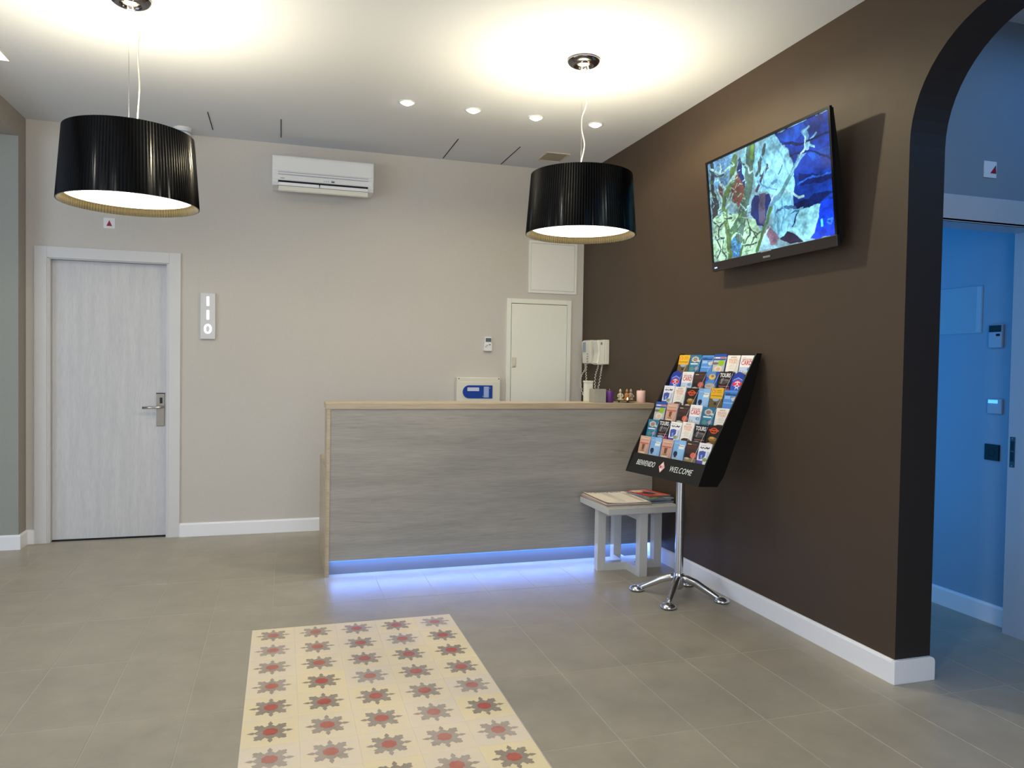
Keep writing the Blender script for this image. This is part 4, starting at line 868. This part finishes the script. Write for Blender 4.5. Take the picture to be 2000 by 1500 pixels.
def d_star():
    c = cvs((38, 64, 160)); c.ell(.5, .62, .52, .34, (50, 90, 200)); c.rect(.1, .30, .85, .34, (150, 170, 225)); c.ell(.5, .55, .42, .13, (214, 62, 84)); c.rect(.3, .48, .7, .53, (235, 225, 235)); c.poly([(.5, .5), (.58, .66), (.74, .68), (.6, .76), (.64, .9), (.5, .82), (.36, .9), (.4, .76), (.26, .68), (.42, .66)], (220, 225, 240)); c.ell(.5, .72, .09, .05, (190, 60, 80)); c.ell(.06, .95, .12, .06, (190, 40, 110)); return c
def d_brown():
    c = cvs((62, 44, 38)); c.rect(.1, .14, .42, .17, (215, 205, 200)); c.rect(.45, .14, .9, .17, (110, 80, 70)); c.rect(.08, .25, .9, .38, (84, 48, 40)); c.rect(0, .62, .6, .85, (38, 28, 26)); c.rect(0, .85, 1, 1, (150, 130, 90)); c.ell(.72, .70, .25, .145, (224, 104, 88)); c.ell(.25, .88, .2, .05, (200, 190, 170)); return c
def d_badge():
    c = cvs((80, 140, 205)); c.rect(.75, 0, 1, 1, (40, 80, 160)); c.ell(.5, .28, .28, .15, (240, 184, 60)); c.ell(.52, .24, .14, .07, (120, 130, 150)); c.ell(.08, .4, .14, .12, (70, 80, 180)); c.ell(.45, .78, .42, .16, (190, 175, 160)); c.rect(.1, .76, .5, .79, (130, 120, 115)); c.poly([(0, .9), (.3, 1), (0, 1)], (60, 50, 90)); return c
def d_tours():
    c = cvs((30, 24, 26)); c.ell(.4, .55, .35, .12, (70, 66, 66)); c.ell(.75, .5, .2, .08, (90, 82, 76)); c.line([(.35, .36), (.25, .6)], .10, (150, 142, 140), 2); c.rect(.1, .74, .95, .78, (190, 110, 96)); c.rect(0, .85, 1, 1, (60, 60, 66)); c.ell(.35, .9, .28, .07, (150, 165, 185)); c.ell(.9, .93, .2, .07, (190, 40, 110)); return c
def d_blue_white():
    c = cvs((240, 238, 240)); c.poly([(.1, .42), (.35, .38), (.62, .40), (.62, .62), (.42, .78), (.15, .82), (.08, .6)], (66, 88, 170)); c.poly([(.25, .6), (.38, .56), (.4, .76), (.3, .8)], (150, 170, 215)); c.rect(.7, .4, .92, .8, (196, 206, 226)); c.ell(.62, .8, .18, .09, (140, 160, 110)); c.rect(.0, .86, .5, 1, (90, 80, 170)); c.rect(.12, .10, .55, .12, (150, 150, 160)); c.line([(.12, .24), (.2, .20), (.24, .27), (.36, .21), (.46, .26)], .05, (70, 70, 78), 1.2); c.line([(.52, .25), (.62, .19), (.7, .25), (.84, .2)], .07, (50, 50, 58), 1.2); return c
def d_orange_black():
    c = cvs((34, 26, 22)); c.ell(.5, .26, .3, .15, (214, 84, 40)); c.ell(.5, .26, .22, .105, (40, 28, 22)); c.rect(.12, .2, .88, .28, (216, 80, 40)); c.ell(.5, .34, .1, .05, (190, 70, 40)); c.ell(.52, .68, .34, .12, (150, 110, 50)); c.ell(.45, .62, .2, .06, (205, 160, 80)); c.ell(.6, .85, .3, .1, (120, 84, 40)); c.ell(.3, .95, .22, .08, (222, 196, 170)); return c
def d_blue_fig():
    c = cvs((128, 176, 226)); c.rect(.42, 0, 1, 1, (150, 194, 236)); c.rect(.46, .22, .92, .44, (236, 240, 238)); c.rect(.5, .28, .85, .31, (150, 165, 150)); c.rect(.44, .25, .5, .29, (60, 80, 110)); c.rect(.1, .16, .36, .19, (190, 214, 240)); c.ell(.28, .72, .17, .14, (34, 38, 58)); c.rect(.2, .72, .36, .95, (40, 46, 66)); c.rect(.05, .9, .5, 1, (170, 190, 205)); return c
def d_tan():
    c = cvs((206, 160, 138)); c.rect(0, 0, 1, .38, (214, 170, 146)); c.rect(.12, .12, .85, .15, (236, 208, 190)); c.rect(.12, .2, .85, .23, (150, 100, 84), .7); c.rect(.05, .36, .95, .43, (212, 96, 76)); c.poly([(.3, .44), (.58, .44), (.52, .74), (.32, .74)], (120, 78, 46)); c.ell(.42, .8, .2, .05, (170, 126, 70)); c.ell(.4, .92, .3, .06, (228, 214, 196)); c.rect(.0, .95, 1, 1, (190, 160, 70)); return c
KINDS = {'yellow': (d_yellow, 'yellow and brown', (200, 160, 60)), 'teal': (d_teal, 'teal blue, with a round emblem', (40, 120, 165)), 'sky': (d_lightblue, 'light blue, with dark blue lines', (90, 145, 215)),
         'lime': (d_lime, 'blue-topped, with a lime green blob', (60, 100, 180)), 'walk': (d_walk, 'white, with orange TOURS lettering', (226, 224, 226)), 'card': (d_card, 'white, with red CARD lettering', (226, 228, 232)),
         'star': (d_star, 'dark blue round-topped, with red burst', (60, 90, 170)), 'brown': (d_brown, 'dark brown, with a coral disc', (120, 124, 140)), 'badge': (d_badge, 'blue, with an orange badge', (50, 90, 165)),
         'tours': (d_tours, 'black, with white TOURS lettering', (70, 66, 80)), 'bluewhite': (d_blue_white, 'white, with a blue shape', (226, 222, 226)), 'orange': (d_orange_black, 'black, with an orange round logo', (50, 42, 42)),
         'figure': (d_blue_fig, 'pale blue, with a dark figure', (120, 165, 220)), 'tan': (d_tan, 'tan, with a red stripe', (170, 170, 190))}
PROTO = {}
mred = mat('red ink', (206, 44, 40), .4); mred2 = mat('dull red ink', (200, 90, 90), .4); mor = mat('orange ink', (226, 152, 108), .4); mwh = mat('white ink', (236, 234, 232), .4); mgr = mat('pale grey ink', (160, 156, 154), .4); mbk = mat('black ink', (50, 50, 58), .4)
def brochure(kind):
    t = thing('brochure', '', 'brochure', (0, 0, 0), 0, 'brochures in the welcome stand')
    fn, _, edge = KINDS[kind]; c = fn(); c.grain(.04, len(kind))
    c.a = np.vstack([c.a, np.repeat(c.a[-1:], int(58/VIS)-58, axis=0)]); c.ny = c.a.shape[0]
    em = mat('brochure edge '+kind, edge, .5, noise=.06, nscale=150)
    d = .018; n = 5; b = MB()
    for k in range(n): b.box(-BW/2, BW/2, .0006+d*k/n, .0006+d*(k+.9)/n, 0, BH-.0008*k)
    if kind == 'star':
        b = MB(); out = [(-BW/2, 0), (BW/2, 0), (BW/2, BH*.80), (BW*.34, BH*.93), (0, BH), (-BW*.34, BH*.93), (-BW/2, BH*.80)]
        b.prism(out, 'y', .0006, d)
    obj('pages', b, em, t)
    me = c.mesh('cover', BW, BH, ink)
    if kind == 'star':
        for v in me.vertices:
            lim = BH*(1-.07*min(1, abs(v.co.x)/(BW*.34))) if abs(v.co.x) < BW*.34 else BH*(.93-.13*(abs(v.co.x)-BW*.34)/(BW*.16))
            v.co.z *= lim/BH
    cv_ = obj('cover', me, None, t)
    def tx(s, size, m, x, z, **kw): lettering(s, size, m, cv_, (x, -.0006, z), ext=.0002, **kw)
    def Y(q): return BH*(1-VIS*q)
    if kind == 'card': tx('CARD', .034, mred, 0, Y(.40), xs=.86, bold=.0004); tx('BARCELONA', .0165, mred2, 0, Y(.22), xs=.74)
    if kind == 'walk': tx('BARCELONA', .010, mgr, 0, Y(.11), xs=.75); tx('WALKING', .019, mor, 0, Y(.24), xs=.80); tx('TOURS', .020, mor, 0, Y(.38), xs=.95)
    if kind == 'tours': tx('TOURS', .032, mwh, 0, Y(.20), xs=.80, bold=.0008); tx('& Tickets', .018, mgr, 0, Y(.42), xs=.9, shear=.2)
    return t
LAY = [['yellow', 'teal', 'sky', 'lime', 'walk', 'card'], ['star', 'card', 'brown', 'badge', 'tours', 'star'], ['bluewhite', 'walk', 'orange', 'figure', 'yellow', 'sky'],
       ['lime', 'tan', 'brown', 'card', 'teal', 'walk'], ['teal', 'tours', 'bluewhite', 'walk', 'tours', 'orange'], ['tan', 'figure', 'tan', 'figure', 'brown', 'bluewhite']]
RN = ['top row', 'second row', 'third row', 'fourth row', 'fifth row', 'bottom row']
CN = ['first from left', 'second from left', 'third from left', 'fourth from left', 'fifth from left', 'rightmost']
bpy.context.view_layer.update()
BM = Matrix.Translation((-.29, -2.26, 0)) @ Matrix.Rotation(RA-PI/2, 4, 'Z')
rgb = random.Random(11)
for k in range(6):
    for i in range(6):
        kd = LAY[k][i]
        if kd in PROTO: t = copy_tree(PROTO[kd])
        else: t = PROTO[kd] = brochure(kd)
        v, z = row_top(k); h = BH
        up = rgb.uniform(-.006, .005)
        x = xl+.008+(i+.5)*cw_
        # front bottom edge of the leaflets: down from the top along their own lean
        vb = v+.011+h*math.sin(PHI); zb = z+up-h*math.cos(PHI)
        t.matrix_world = BM @ Matrix.Translation((x+rgb.uniform(-.001, .001), -vb, zb)) @ Matrix.Rotation(-PHI, 4, 'X') @ Matrix.Rotation(rgb.uniform(-.008, .008), 4, 'Y')
        desc = KINDS[kd][1].split(', ', 1)
        t['label'] = (desc[0]+' brochure'+(' '+desc[1] if len(desc) > 1 else '')+', '+CN[i]+' in the '+RN[k])

# ------------------------------------------------------------------ fittings beyond the arch
t = thing('thermostat', 'wall thermostat with a dark display beyond the arch', 'thermostat', (1.13, -3.073, 1.54))
obj('housing', MB().box(-.018, 0, -.04, .04, -.062, .062, bev=.004), mat('white plastic with blue light tint', (160, 180, 198), .35), t); obj('display', MB().box(-.0195, -.0175, -.036, .036, .022, .058), dark_m, t); obj('button', MB().box(-.021, -.0175, -.028, -.008, .0, .012), gap_m, t)  # white plastic, coloured to include the blue light falling on it
t = thing('card_switch', 'white key card switch with a glowing blue light beyond the arch', 'switch', (1.13, -3.078, 1.165))
obj('housing', MB().box(-.014, 0, -.043, .043, -.04, .04, bev=.003), MATS['white plastic with blue light tint'], t); obj('light', MB().box(-.0155, -.0135, -.02, .036, .016, .034), mat('switch light', (255, 255, 255), .4, emit=(8, 95, 255), estr=2.2), t)
t = thing('socket_plate', 'dark square socket plate below the blue light beyond the arch', 'socket', (1.13, -3.067, .917))
obj('plate', MB().box(-.010, 0, -.043, .043, -.043, .043, bev=.002), dark_m, t); obj('socket', MB().lathe([(.018, 0), (.02, -.002), (.021, 0)], n=20).xf(Matrix.Translation((-.010, 0, 0)) @ Matrix.Rotation(PI/2, 4, 'Y')), gap_m, t)
t = thing('strike_plate', 'steel strike plate in the white door lining beyond the arch', 'strike plate', (1.045, -3.25, .94))
obj('plate', MB().box(-.002, 0, -.014, .014, -.078, .078), mat('dark steel', (90, 86, 84), .35, .9), t); obj('latch_hole', MB().box(-.0026, -.0018, -.009, .010, -.048, .0).box(-.0026, -.0018, -.009, .010, .008, .056), dark_m, t)
for sz in (-.07, .07): obj('screw', MB().cyl((0, 0, 0), .004, .0015, 10).xf(Matrix.Translation((-.002, 0, sz)) @ Matrix.Rotation(-PI/2, 4, 'Y')), steel_m, t)
t = thing('wall_patch', 'pale rectangular patch on the blue lit wall beyond the arch', 'panel', (1.13, -2.84, 1.69))
obj('panel', MB().box(-.006, 0, -.14, .16, -.13, .13, bev=.001), mat('pale wall patch', (150, 174, 190), .15), t); obj('edge_strip', MB().box(-.0075, -.005, -.135, -.105, -.125, .125), mat('pale strip', (170, 190, 205), .3), t)  # pale rectangle with a paler strip, built as a thin raised sheet
